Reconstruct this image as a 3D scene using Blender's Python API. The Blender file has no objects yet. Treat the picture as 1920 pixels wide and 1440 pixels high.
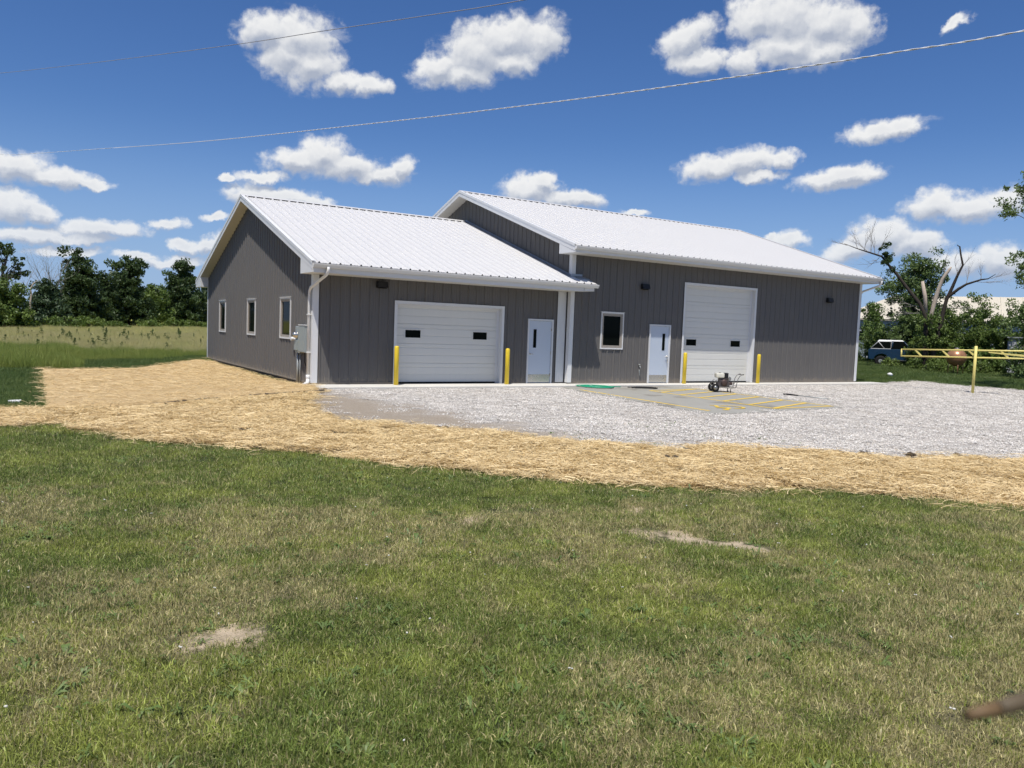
import bpy, bmesh, math, random
import numpy as np
from mathutils import Vector, Matrix

random.seed(7)
rng = np.random.default_rng(7)
scene = bpy.context.scene
COL = scene.collection
R = math.radians
PI = math.pi

# ------------------------------------------------------------------ camera
CAM = Vector((-7.2064, -22.4460, 1.8158))
YAW, PITCH, ROLL, FPX = 0.56, 0.0696, 0.0378, 1476.5
fw = Vector((math.sin(YAW) * math.cos(PITCH), math.cos(YAW) * math.cos(PITCH), -math.sin(PITCH)))
rt = Vector((math.cos(YAW), -math.sin(YAW), 0))
up = rt.cross(fw)
cr, sr = math.cos(ROLL), math.sin(ROLL)
rt2 = rt * cr + up * sr
up2 = up * cr - rt * sr
cam_data = bpy.data.cameras.new("camera")
cam = bpy.data.objects.new("camera", cam_data)
COL.objects.link(cam)
cam.matrix_world = Matrix(((rt2.x, up2.x, -fw.x, CAM.x), (rt2.y, up2.y, -fw.y, CAM.y), (rt2.z, up2.z, -fw.z, CAM.z), (0, 0, 0, 1)))
cam_data.sensor_width = 36
cam_data.lens = FPX / 1920 * 36
cam_data.clip_start = 0.05
cam_data.clip_end = 6000
cam_data.dof.use_dof = True
cam_data.dof.focus_distance = 6.0
cam_data.dof.aperture_fstop = 11.5
scene.camera = cam
scene.render.resolution_x, scene.render.resolution_y = 1024, 768
scene.cycles.max_bounces = 4
scene.cycles.diffuse_bounces = 2
scene.cycles.use_adaptive_sampling = True
scene.cycles.adaptive_threshold = 0.02
scene.cycles.adaptive_min_samples = 24
scene.cycles.glossy_bounces = 2
scene.cycles.transmission_bounces = 2

# ------------------------------------------------------------------ sun, sky, exposure
SUNV = Vector((-0.314, -0.305, 1.0)).normalized()      # towards the sun
sun_el = math.asin(SUNV.z)
sun_az = math.atan2(SUNV.x, SUNV.y)
sd = bpy.data.lights.new("sun", 'SUN')
sd.energy = 5.0
sd.angle = R(0.53)
sd.color = (1.0, 0.955, 0.89)
sun = bpy.data.objects.new("sun", sd)
COL.objects.link(sun)
sun.rotation_euler = (-SUNV).to_track_quat('-Z', 'Y').to_euler()
scene.view_settings.view_transform = 'Standard'
scene.view_settings.look = 'None'
scene.view_settings.gamma = 1
scene.view_settings.use_curve_mapping = False
scene.view_settings.exposure = 0.0

PUFFS = [(14.36, 18.72, 1.92, 1.2, 7.2), (16.44, 18.6, 2.68, 1.6, 6.4), (17.18, 17.08, 2.23, 1.58, 5.9), (15.76, 17.56, 1.95, 1.69, 6.5), (19.35, 16.31, 1.53, 0.73, 5.3), (21.17, 16.21, 1.47, 0.67, 4.7), (26.14, 17.59, 2.05, 1.01, 21.1), (28.73, 18.67, 2.81, 1.85, 15.6), (30.77, 19.68, 3.39, 1.48, 6.1), (33.22, 19.66, 1.78, 1.4, 32.6), (27.84, 17.29, 2.27, 0.81, 2.8), (31.02, 18.27, 2.27, 1.0, 1.9), (43.43, 19.74, 2.04, 1.09, 21.0), (44.23, 18.43, 2.15, 0.85, -2.1), (47.98, 20.69, 2.07, 1.41, -3.8), (49.7, 20.58, 2.86, 1.87, -4.5), (52.41, 20.07, 2.45, 1.54, -5.2), (54.22, 19.75, 1.44, 1.22, -5.6), (50.16, 18.85, 3.63, 1.29, 0.4), (47.44, 18.3, 1.4, 0.91, -2.9), (52.19, 18.55, 2.55, 0.81, 4.8), (60.06, 19.25, 0.79, 0.38, 30.8), (56.24, 13.48, 2.42, 0.66, 6.5), (57.32, 13.61, 1.2, 0.59, 6.4), (45.53, 11.54, 2.12, 0.93, 7.1), (47.82, 11.92, 2.16, 0.9, -1.4), (49.98, 11.98, 1.42, 0.59, 3.2), (48.58, 10.97, 1.74, 0.49, -1.2), (53.37, 10.62, 2.41, 0.69, 6.3), (54.32, 10.99, 2.07, 0.61, 2.8), (59.63, 8.8, 1.77, 1.06, -2.3), (61.55, 8.56, 2.26, 0.84, -2.5), (63.24, 8.74, 1.48, 0.97, 8.6), (54.8, 6.09, 2.21, 0.77, 15.9), (56.82, 7.04, 2.17, 1.09, -1.0), (58.57, 6.5, 1.84, 0.93, -11.7), (61.2, 5.24, 2.29, 0.73, -0.6), (63.48, 5.28, 2.18, 1.1, -0.8), (16.59, 11.0, 2.17, 0.9, 9.7), (18.2, 11.25, 2.18, 1.27, 4.6), (19.84, 10.78, 2.56, 1.0, -3.6), (22.06, 10.3, 2.24, 0.65, 3.7), (23.73, 10.84, 1.05, 0.86, 3.5), (14.16, 9.67, 1.75, 0.42, 5.1), (12.11, 9.44, 0.75, 0.24, 5.5), (13.66, 8.51, 1.92, 0.84, 4.9), (15.58, 8.46, 2.31, 0.71, -1.6), (17.72, 8.27, 1.44, 0.36, -5.9), (-0.29, 8.61, 2.23, 0.94, 2.0), (1.66, 8.36, 2.75, 0.65, -1.9), (3.84, 8.11, 1.65, 0.3, 1.1), (-0.44, 6.3, 1.78, 0.9, -7.6), (1.09, 5.99, 1.27, 0.59, -11.4), (4.44, 5.41, 2.78, 0.57, 1.8), (0.66, 4.66, 2.6, 0.58, 5.2), (2.66, 4.65, 3.01, 0.4, 4.9), (8.25, 5.98, 1.04, 0.41, 4.9), (11.06, 6.67, 0.95, 0.24, 4.7), (11.15, 5.03, 2.08, 0.52, 19.5), (9.33, 4.72, 0.99, 0.35, 4.2), (2.37, 3.83, 2.23, 0.33, 4.6), (8.85, 3.7, 2.32, 0.42, 3.8), (6.61, 3.82, 1.59, 0.27, 4.1), (32.69, 9.93, 2.1, 1.03, 1.8), (33.63, 10.33, 1.34, 0.73, 1.7), (35.2, 9.39, 1.71, 0.74, 1.5), (36.84, 9.32, 1.36, 0.66, 1.2), (40.16, 8.5, 1.2, 0.26, -4.0), (50.91, 6.73, 1.29, 0.57, -0.1), (49.87, 6.84, 0.69, 0.29, 0.0)]


class NT:
    """tiny node-tree builder"""
    def __init__(self, tree):
        self.t = tree
        tree.nodes.clear()

    def n(self, typ, ins=None, **props):
        nd = self.t.nodes.new(typ)
        for k, v in props.items():
            setattr(nd, k, v)
        for k, v in (ins or {}).items():
            s = nd.inputs[k]
            if isinstance(v, bpy.types.NodeSocket):
                self.t.links.new(v, s)
            else:
                s.default_value = v
        return nd

    def math(self, op, a, b=0.0, c=None, clamp=False):
        ins = {0: a, 1: b}
        if c is not None:
            ins[2] = c
        return self.n('ShaderNodeMath', ins, operation=op, use_clamp=clamp).outputs[0]

    def vm(self, op, a, b=None, scale=None):
        ins = {0: a}
        if b is not None:
            ins[1] = b
        if scale is not None:
            ins['Scale'] = scale
        return self.n('ShaderNodeVectorMath', ins, operation=op).outputs[0]

    def noise(self, vec, scale, detail=4, rough=0.55, out=0, dist=0.0, w=None):
        ins = {'Scale': scale, 'Detail': detail, 'Roughness': rough, 'Distortion': dist}
        if vec is not None:
            ins['Vector'] = vec
        return self.n('ShaderNodeTexNoise', ins).outputs[out]

    def ramp(self, f, a, b, interp='SMOOTHSTEP', lo=0.0, hi=1.0):
        return self.n('ShaderNodeMapRange', {'Value': f, 'From Min': a, 'From Max': b, 'To Min': lo, 'To Max': hi}, interpolation_type=interp).outputs[0]

    def mix(self, f, a, b, blend='MIX'):
        nd = self.n('ShaderNodeMix', data_type='RGBA', blend_type=blend)
        for i, v in ((0, f), (6, a), (7, b)):
            s = nd.inputs[i]
            if isinstance(v, bpy.types.NodeSocket):
                self.t.links.new(v, s)
            else:
                s.default_value = (*v, 1) if (i > 0 and len(v) == 3) else v
        return nd.outputs[2]


world = bpy.data.worlds.new("World")
scene.world = world
world.use_nodes = True
W = NT(world.node_tree)
tc = W.n('ShaderNodeTexCoord').outputs['Generated']
sky = W.n('ShaderNodeTexSky', sky_type='NISHITA', sun_disc=False, sun_elevation=sun_el, sun_rotation=sun_az,
          altitude=250, air_density=1.0, dust_density=0.1, ozone_density=2.2).outputs[0]
SKY_STRENGTH = 0.067
hs = W.n('ShaderNodeHueSaturation', {'Saturation': 1.17, 'Value': 1.0, 'Color': sky}).outputs[0]
sepd = W.n('ShaderNodeSeparateXYZ', {0: tc})
el = W.math('MULTIPLY', W.math('ARCSINE', sepd.outputs[2]), 180 / PI)
az = W.math('MULTIPLY', W.math('ARCTAN2', sepd.outputs[0], sepd.outputs[1]), 180 / PI)
P0 = W.n('ShaderNodeCombineXYZ', {0: az, 1: el, 2: 0.0}).outputs[0]
# billowing edges: warp the direction with two octave groups of noise
w1 = W.vm('SUBTRACT', W.noise(P0, 0.55, 5, 0.6, out=1), (0.5, 0.5, 0.5))
P1 = W.vm('ADD', P0, W.vm('MULTIPLY', w1, (2.4, 1.4, 0)))


def puff_field(P):
    acc = None
    for (a, e, rx, ry, ro) in PUFFS:
        m = W.n('ShaderNodeMapping', {'Vector': P, 'Location': (a, e, 0), 'Rotation': (0, 0, R(ro)), 'Scale': (rx * 1.42, ry * 1.42, 1)}, vector_type='TEXTURE').outputs[0]
        g = W.n('ShaderNodeTexGradient', {'Vector': m}, gradient_type='SPHERICAL').outputs[1]
        acc = g if acc is None else W.math('MAXIMUM', acc, g)
    return acc


nz = W.noise(P0, 0.9, 8, 0.57)
nzu = W.noise(W.vm('ADD', P0, (-0.10, 0.28, 0)), 0.9, 5, 0.5)
F = puff_field(P1)
FU = puff_field(W.vm('ADD', P1, (-0.15, 0.55, 0)))
# the sky out of the frame carries scattered clouds of the same kind
Pg = W.n('ShaderNodeMapping', {'Vector': P0, 'Scale': (0.055, 0.13, 1)}).outputs[0]
gen = W.ramp(W.noise(Pg, 1.0, 2, 0.5), 0.56, 0.78, 'LINEAR')
outaz = W.math('MAXIMUM', W.ramp(az, 68, 76), W.math('SUBTRACT', 1.0, W.ramp(az, -14, -6)))
outel = W.ramp(el, 25, 32)
om_ = W.math('MULTIPLY', W.math('MAXIMUM', outaz, outel), W.ramp(el, 1, 5))
gen = W.math('MULTIPLY', W.math('MULTIPLY', gen, om_), 1.1)
Ft = W.math('MAXIMUM', F, gen)
FUt = W.math('MAXIMUM', FU, gen)
dens = W.math('ADD', Ft, W.math('MULTIPLY', W.math('SUBTRACT', nz, 0.5), 0.95))
alpha = W.ramp(dens, 0.11, 0.58)
alpha = W.math('MULTIPLY', alpha, W.ramp(Ft, 0.02, 0.16))
# shade: bright where there is less cloud above (towards the sun), grey underneath
d1 = W.math('SUBTRACT', Ft, FUt)
d2 = W.math('SUBTRACT', nz, nzu)
lit = W.math('ADD', W.math('ADD', W.math('MULTIPLY', d1, 1.7), W.math('MULTIPLY', W.math('SUBTRACT', W.noise(P0, 0.9, 5, 0.5), nzu), 1.0)), 0.52, clamp=True)
thick = W.ramp(dens, 0.45, 1.0)
lit = W.math('SUBTRACT', lit, W.math('MULTIPLY', thick, 0.18), clamp=True)
hs = W.mix(1.0, hs, (1.00, 1.15, 1.50), 'MULTIPLY')
hs = W.mix(W.ramp(el, -2, 14, lo=0.85, hi=0.0), hs, (4.3, 6.5, 10.8))
ccol = W.mix(lit, (6.2, 6.9, 8.4), (13.6, 13.6, 13.5))
lowhaze = W.ramp(el, 0.0, 9.0)
ccol = W.mix(W.ramp(el, 0, 12, lo=0.3, hi=0.0), ccol, (6.5, 8.2, 11.0))
wn = W.noise(W.n('ShaderNodeMapping', {'Vector': P1, 'Rotation': (0, 0, R(12)), 'Scale': (0.45, 1.1, 1)}).outputs[0], 1.0, 6, 0.6)
wisp = W.ramp(W.math('ADD', Ft, W.math('MULTIPLY', W.math('SUBTRACT', wn, 0.5), 1.5)), 0.10, 0.75, lo=0, hi=0.6)
wisp = W.math('MULTIPLY', wisp, W.ramp(Ft, 0.0, 0.12))
alpha = W.math('MAXIMUM', W.math('MULTIPLY', alpha, 0.97), wisp)
skyc = W.mix(alpha, hs, ccol)
bg = W.n('ShaderNodeBackground', {'Color': skyc, 'Strength': SKY_STRENGTH})
wo = W.n('ShaderNodeOutputWorld', {'Surface': bg.outputs[0]})
world.cycles.sampling_method = 'MANUAL'
world.cycles.sample_map_resolution = 512

# ------------------------------------------------------------------ helpers


def newmat(name, build):
    m = bpy.data.materials.new(name)
    m.use_nodes = True
    t = NT(m.node_tree)
    out = t.n('ShaderNodeOutputMaterial')
    sh = build(t)
    t.t.links.new(sh, out.inputs['Surface'])
    return m


def bsdf(t, col, rough=0.5, spec=0.5, metal=0.0, normal=None, **kw):
    ins = {'Base Color': col if isinstance(col, bpy.types.NodeSocket) else (*col, 1), 'Roughness': rough, 'Metallic': metal, 'Specular IOR Level': spec}
    if normal is not None:
        ins['Normal'] = normal
    ins.update(kw)
    return t.n('ShaderNodeBsdfPrincipled', ins).outputs[0]


def bump(t, h, strength=0.3, dist=0.01):
    return t.n('ShaderNodeBump', {'Height': h, 'Strength': strength, 'Distance': dist}).outputs[0]


def geo_pos(t):
    return t.n('ShaderNodeNewGeometry').outputs['Position']


def paint(name, col, rough=0.45, spec=0.4, metal=0.0, var=0.06, scale=1.3, grime=0.0, streak=True, bumps=0.0):
    """painted or plain surface with slight cloudy variation, streaks and dirt"""
    def b(t):
        p = geo_pos(t)
        a = t.noise(p, scale, 5, 0.6)
        st = t.noise(t.n('ShaderNodeMapping', {'Vector': p, 'Scale': (9, 9, 0.7)}).outputs[0], 1.0, 4, 0.6)
        f = t.math('ADD', t.math('MULTIPLY', t.math('SUBTRACT', a, 0.5), 2 * var), t.math('MULTIPLY', t.math('SUBTRACT', st, 0.5), 2 * var if streak else 0.0))
        c = t.n('ShaderNodeVectorMath', {0: (*col,), 'Scale': t.math('ADD', f, 1.0)}, operation='SCALE').outputs[0]
        if grime:
            g = t.math('MULTIPLY', t.ramp(t.noise(p, 3.1, 7, 0.65), 0.5, 0.75), grime)
            c = t.mix(g, c, (0.10, 0.085, 0.065))
        nrm = bump(t, t.noise(p, 60, 2), bumps, 0.004) if bumps else None
        r_ = t.math('ADD', rough - 0.06, t.math('MULTIPLY', a, 0.12))
        return bsdf(t, c, r_, spec, metal, nrm)
    return newmat(name, b)


def tag(o, label=None, cat=None, group=None, kind=None):
    if label: o['label'] = label
    if cat: o['category'] = cat
    if group: o['group'] = group
    if kind: o['kind'] = kind
    return o


def link(o, parent=None):
    COL.objects.link(o)
    if parent is not None:
        o.parent = parent
    return o


def mesh_np(name, V, F, mats, parent=None, attrs=None, smooth=False, mi=None, link_it=True):
    """V (n,3) array, F (m,3|4) array"""
    V = np.asarray(V, np.float32)
    F = np.asarray(F, np.int32)
    me = bpy.data.meshes.new(name)
    me.vertices.add(len(V))
    me.vertices.foreach_set('co', V.ravel())
    k = F.shape[1]
    me.loops.add(F.size)
    me.loops.foreach_set('vertex_index', F.ravel())
    me.polygons.add(len(F))
    me.polygons.foreach_set('loop_start', np.arange(len(F), dtype=np.int32) * k)
    if mi is not None:
        me.polygons.foreach_set('material_index', np.asarray(mi, np.int32))
    if smooth:
        me.polygons.foreach_set('use_smooth', np.ones(len(F), bool))
    for m in (mats if isinstance(mats, (list, tuple)) else [mats]):
        me.materials.append(m)
    for an, av in (attrs or {}).items():
        a = me.attributes.new(an, 'FLOAT', 'POINT')
        a.data.foreach_set('value', np.asarray(av, np.float32))
    me.update(calc_edges=True)
    o = bpy.data.objects.new(name, me)
    if link_it:
        link(o, parent)
    return o


class MB:
    """collects polygons, then links them as ONE mesh object"""
    def __init__(self):
        self.v, self.f, self.s = [], [], []

    def poly(self, pts, smooth=False):
        i = len(self.v)
        self.v += [tuple(p) for p in pts]
        self.f.append(tuple(range(i, i + len(pts))))
        self.s.append(smooth)
        return self

    def hexa(self, p):
        """8 corners: bottom ring 0-3 counter-clockwise from above, top ring 4-7"""
        i = len(self.v)
        self.v += [tuple(q) for q in p]
        for f in ((3, 2, 1, 0), (4, 5, 6, 7), (0, 1, 5, 4), (1, 2, 6, 5), (2, 3, 7, 6), (3, 0, 4, 7)):
            self.f.append(tuple(i + k for k in f)); self.s.append(False)
        return self

    def box(self, x0, x1, y0, y1, z0, z1):
        return self.hexa([(x0, y0, z0), (x1, y0, z0), (x1, y1, z0), (x0, y1, z0), (x0, y0, z1), (x1, y0, z1), (x1, y1, z1), (x0, y1, z1)])

    def rbox(self, c, e, n, a0, a1, d0, d1, z0, z1):
        """box in a frame: origin c, along e, outwards n, up z"""
        c, e, n = Vector(c), Vector(e), Vector(n)
        def P(a, d, z): return c + e * a + n * d + Vector((0, 0, z))
        pts = [P(a0, d0, z0), P(a1, d0, z0), P(a1, d1, z0), P(a0, d1, z0), P(a0, d0, z1), P(a1, d0, z1), P(a1, d1, z1), P(a0, d1, z1)]
        if e.cross(n).z < 0:
            pts = [pts[k] for k in (1, 0, 3, 2, 5, 4, 7, 6)]
        return self.hexa(pts)

    def tube(self, pts, rad, seg=8, cap=True, smooth=True):
        pts = [Vector(p) for p in pts]
        n = len(pts)
        rad = [rad] * n if isinstance(rad, (int, float)) else list(rad)
        i0 = len(self.v)
        prev = None
        for k, p in enumerate(pts):
            d = (pts[min(k + 1, n - 1)] - pts[max(k - 1, 0)])
            d = d.normalized() if d.length > 1e-9 else Vector((0, 0, 1))
            if prev is None:
                a = Vector((0, 0, 1)) if abs(d.z) < 0.9 else Vector((1, 0, 0))
                u = d.cross(a).normalized()
            else:
                u = (prev - d * prev.dot(d))
                u = u.normalized() if u.length > 1e-6 else d.orthogonal().normalized()
            prev = u
            w = d.cross(u)
            for s in range(seg):
                t = 2 * PI * s / seg
                q = p + (u * math.cos(t) + w * math.sin(t)) * rad[k]
                self.v.append(tuple(q))
        for k in range(n - 1):
            for s in range(seg):
                a, b = i0 + k * seg + s, i0 + k * seg + (s + 1) % seg
                self.f.append((a, b, b + seg, a + seg)); self.s.append(smooth)
        if cap:
            self.f.append(tuple(i0 + s for s in reversed(range(seg)))); self.s.append(False)
            self.f.append(tuple(i0 + (n - 1) * seg + s for s in range(seg))); self.s.append(False)
        return self

    def lathe(self, c, axis, prof, seg=16, smooth=True):
        """prof: list of (distance along axis, radius)"""
        c, ax = Vector(c), Vector(axis).normalized()
        self_pts = [c + ax * d for d, r in prof]
        u = ax.orthogonal().normalized(); w = ax.cross(u)
        i0 = len(self.v)
        for p, (d, r) in zip(self_pts, prof):
            for s in range(seg):
                t = 2 * PI * s / seg
                self.v.append(tuple(p + (u * math.cos(t) + w * math.sin(t)) * max(r, 1e-4)))
        for k in range(len(prof) - 1):
            for s in range(seg):
                a, b = i0 + k * seg + s, i0 + k * seg + (s + 1) % seg
                self.f.append((a, b, b + seg, a + seg)); self.s.append(smooth)
        self.f.append(tuple(i0 + s for s in reversed(range(seg)))); self.s.append(False)
        self.f.append(tuple(i0 + (len(prof) - 1) * seg + s for s in range(seg))); self.s.append(False)
        return self

    def prism(self, outline, origin, ax, ay, depth_vec):
        """flat outline [(a,b)] extruded by depth_vec"""
        o, ax, ay, dv = Vector(origin), Vector(ax), Vector(ay), Vector(depth_vec)
        i = len(self.v)
        n = len(outline)
        for a, b in outline: self.v.append(tuple(o + ax * a + ay * b))
        for a, b in outline: self.v.append(tuple(o + ax * a + ay * b + dv))
        self.f.append(tuple(i + k for k in range(n))); self.s.append(False)
        self.f.append(tuple(i + n + k for k in reversed(range(n)))); self.s.append(False)
        for k in range(n):
            j = (k + 1) % n
            self.f.append((i + k, i + n + k, i + n + j, i + j)); self.s.append(False)
        return self

    def build(self, name, mat, parent=None, bevel=0.0):
        me = bpy.data.meshes.new(name)
        me.from_pydata(self.v, [], self.f)
        me.polygons.foreach_set('use_smooth', self.s)
        me.materials.append(mat)
        me.update()
        if bevel:
            bm = bmesh.new(); bm.from_mesh(me)
            bmesh.ops.recalc_face_normals(bm, faces=bm.faces)
            eds = [e for e in bm.edges if len(e.link_faces) == 2 and e.calc_face_angle(0) > 0.6]
            bmesh.ops.bevel(bm, geom=eds, offset=bevel, segments=2, affect='EDGES', profile=0.6)
            bm.to_mesh(me); bm.free()
        o = bpy.data.objects.new(name, me)
        return link(o, parent)


def empty(name, loc=(0, 0, 0), rz=0.0):
    o = bpy.data.objects.new(name, None)
    o.location = loc
    o.rotation_euler = (0, 0, rz)
    o.empty_display_size = 0.2
    return link(o)


def inside(px, py, poly):
    poly = np.asarray(poly, float)
    r = np.zeros(px.shape, bool)
    x0, y0 = poly[:, 0], poly[:, 1]
    x1, y1 = np.roll(x0, -1), np.roll(y0, -1)
    for a, b, c, d in zip(x0, y0, x1, y1):
        cond = ((b > py) != (d > py))
        with np.errstate(divide='ignore', invalid='ignore'):
            xi = (c - a) * (py - b) / (d - b + 1e-12) + a
        r ^= cond & (px < xi)
    return r


def edge_dist(px, py, poly):
    poly = np.asarray(poly, float)
    best = np.full(px.shape, 1e9)
    n = len(poly)
    for i in range(n):
        a, b = poly[i], poly[(i + 1) % n]
        ab = b - a
        t = np.clip(((px - a[0]) * ab[0] + (py - a[1]) * ab[1]) / (ab @ ab + 1e-12), 0, 1)
        best = np.minimum(best, np.hypot(px - a[0] - t * ab[0], py - a[1] - t * ab[1]))
    return best


def ss(a, b, x):
    t = np.clip((np.asarray(x, float) - a) / (b - a), 0, 1)
    return t * t * (3 - 2 * t)


# cheap value noise for geometry
_G = np.random.default_rng(3).random((256, 256))


def vnoise(x, y, s=1.0, oct=3):
    x, y = np.asarray(x, float) * s, np.asarray(y, float) * s
    r, amp, tot = 0, 1.0, 0
    for _ in range(oct):
        xi, yi = np.floor(x).astype(int), np.floor(y).astype(int)
        fx, fy = x - xi, y - yi
        fx, fy = fx * fx * (3 - 2 * fx), fy * fy * (3 - 2 * fy)
        g = lambda a, b: _G[a % 256, b % 256]
        v = (g(xi, yi) * (1 - fx) + g(xi + 1, yi) * fx) * (1 - fy) + (g(xi, yi + 1) * (1 - fx) + g(xi + 1, yi + 1) * fx) * fy
        r = r + amp * v; tot += amp
        amp *= 0.5; x, y = x * 2.03 + 17.1, y * 2.03 + 5.3
    return r / tot


def H(x, y):
    """terrain height"""
    x, y = np.asarray(x, float), np.asarray(y, float)
    h = -0.085 + 0.45 * np.maximum(ss(24, 38, x), ss(15, 80, y))
    m = 1 - ss(-1.0, 0.5, x) * ss(-13, -11, y)
    h = h + 0.05 * (vnoise(x, y, 0.25, 2) - 0.5) * m
    h = h + 0.02 * (vnoise(x + 40, y, 1.4, 2) - 0.5) * m
    return h


# ------------------------------------------------------------------ regions on the ground (metres)
GRAVEL = [(-0.1, -1.05), (-0.25, -1.5), (-0.94, -3.14), (-1.66, -4.61), (-2.08, -7.01), (-2.02, -8.1), (-1.1, -9.0), (-0.16, -10.17), (0.58, -11.63), (1.56, -12.56), (3.29, -13.3), (4.59, -14.44), (6.26, -15.3), (7.36, -15.79), (12, -17.5), (30, -24), (45, -20), (30.2, -9), (28.76, -5.78), (28.79, -3.09), (29.4, -0.9), (28.0, -0.6), (26.6, -0.9), (26.6, -1.05)]
STRAW = [(-7.6, -4.7), (-6.84, -4.82), (-5.57, -5.08), (-4.12, -4.17), (-2.79, -3.28), (-0.47, -2.15), (-0.2, -1.45), (-0.15, -1.15), (-0.20, -1.5), (-0.94, -3.14), (-1.66, -4.61), (-2.08, -7.01), (-2.02, -8.1), (-1.1, -9.0), (-0.16, -10.17), (0.58, -11.63), (1.56, -12.56), (3.29, -13.3), (4.59, -14.44), (6.26, -15.3), (7.36, -15.79), (12, -17.6), (20, -20.6), (20, -22.5), (12, -20.4), (4.6, -18.6), (2.96, -17.9), (2.49, -17.34), (2.02, -16.59), (1.29, -15.95), (-0.19, -15.54), (-0.65, -15.09), (-1.11, -14.59), (-1.6, -14.1), (-2.07, -13.53), (-2.61, -13.04), (-3.12, -12.43), (-3.56, -11.52), (-4.25, -10.68), (-5.29, -9.8), (-5.73, -9.2), (-6.32, -8.15), (-6.34, -7.23), (-7.04, -7.19), (-7.49, -7.29), (-9.5, -7.2), (-12, -6.9), (-12, -4.9), (-9.5, -4.6)]
BLANKET = [(-6.68, 6.31), (-5.57, 6.37), (-3.94, 7.01), (-1.96, 11.06), (-0.24, 13.9), (-0.02, 15.0), (-0.02, 0.0), (0.0, -0.12), (-0.15, -1.2), (-0.47, -2.15), (-2.79, -3.28), (-4.12, -4.17), (-5.57, -5.08), (-6.84, -4.82), (-6.78, -0.94)]
TALL = [(-14, 7.2), (-7.7, 7.0), (-6.81, 7.1), (-5.71, 6.7), (-5.3, 11.6), (-4.29, 12.7), (-2.23, 13.6), (-0.6, 16.6), (3.0, 19), (6.0, 30), (-3, 30), (-16, 30)]
LAWN_OUT = [(-16, -23), (6, -26), (20, -25.5), (20, -22.3)]

# ------------------------------------------------------------------ ground sheet
def axis(lo, hi, step, far, g=1.35):
    a = list(np.arange(lo, hi + 1e-6, step))
    s = step
    l, h = lo, hi
    L_, H_ = [], []
    while l > -far or h < far:
        s *= g
        l -= s; h += s
        L_.append(l); H_.append(h)
    return np.array(L_[::-1] + a + H_)


gx, gy = axis(-16, 44, 0.3, 1800), axis(-25, 34, 0.3, 1800)
X, Y = np.meshgrid(gx, gy, indexing='ij')
Z = H(X, Y)


def grid_faces(nx, ny):
    i = np.arange(nx * ny).reshape(nx, ny)
    return np.stack([i[:-1, :-1], i[1:, :-1], i[1:, 1:], i[:-1, 1:]], -1).reshape(-1, 4)


BARE = [(-6.17, -17.66, 0.30, 0.13, 0.0), (-1.90, -17.25, 0.62, 0.13, -1.0), (-1.55, -16.8, 0.3, 0.08, 0.2), (-1.65, -16.05, 0.30, 0.06, 0.35), (-0.2, -17.2, 0.2, 0.06, 0.0),
        (-1.3, -18.3, 0.2, 0.05, 0.3), (-6.3, -16.2, 0.15, 0.06, 0.2), (-4.6, -16.4, 0.2, 0.05, 0.3), (-3.3, -15.6, 0.25, 0.07, 0.5), (0.3, -18.1, 0.2, 0.05, 0.2)]


def bare(x, y):
    b = np.zeros(np.shape(x))
    for (a, c, rx, ry, ro) in BARE:
        u = (x - a) * math.cos(ro) + (y - c) * math.sin(ro)
        v = -(x - a) * math.sin(ro) + (y - c) * math.cos(ro)
        b = np.maximum(b, 1 - np.hypot(u / (rx * 1.65), v / (ry * 1.9)))
    return np.clip(b, 0, 1)


def lawn_color(t, p):
    """shared by lawn blades and the soil under them: green, yellow green and dead brown patches"""
    big = t.noise(p, 0.42, 5, 0.65)
    mid = t.noise(p, 1.9, 4, 0.65)
    f = t.math('ADD', t.math('MULTIPLY', big, 0.62), t.math('MULTIPLY', mid, 0.38))
    sy_ = t.n('ShaderNodeSeparateXYZ', {0: p})
    band = t.math('ADD', sy_.outputs[1], t.math('MULTIPLY', sy_.outputs[0], 0.55))
    f = t.math('SUBTRACT', f, t.ramp(band, -17.6, -15.6, lo=0.0, hi=0.07))
    f = t.math('ADD', f, t.math('MULTIPLY', t.ramp(band, -21.0, -19.5), t.ramp(band, -16.2, -18.0, lo=0, hi=0.035)))
    brown = t.ramp(f, 0.46, 0.58)
    g2 = t.ramp(t.noise(p, 0.8, 3, 0.6), 0.42, 0.62)
    return brown, g2


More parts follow.
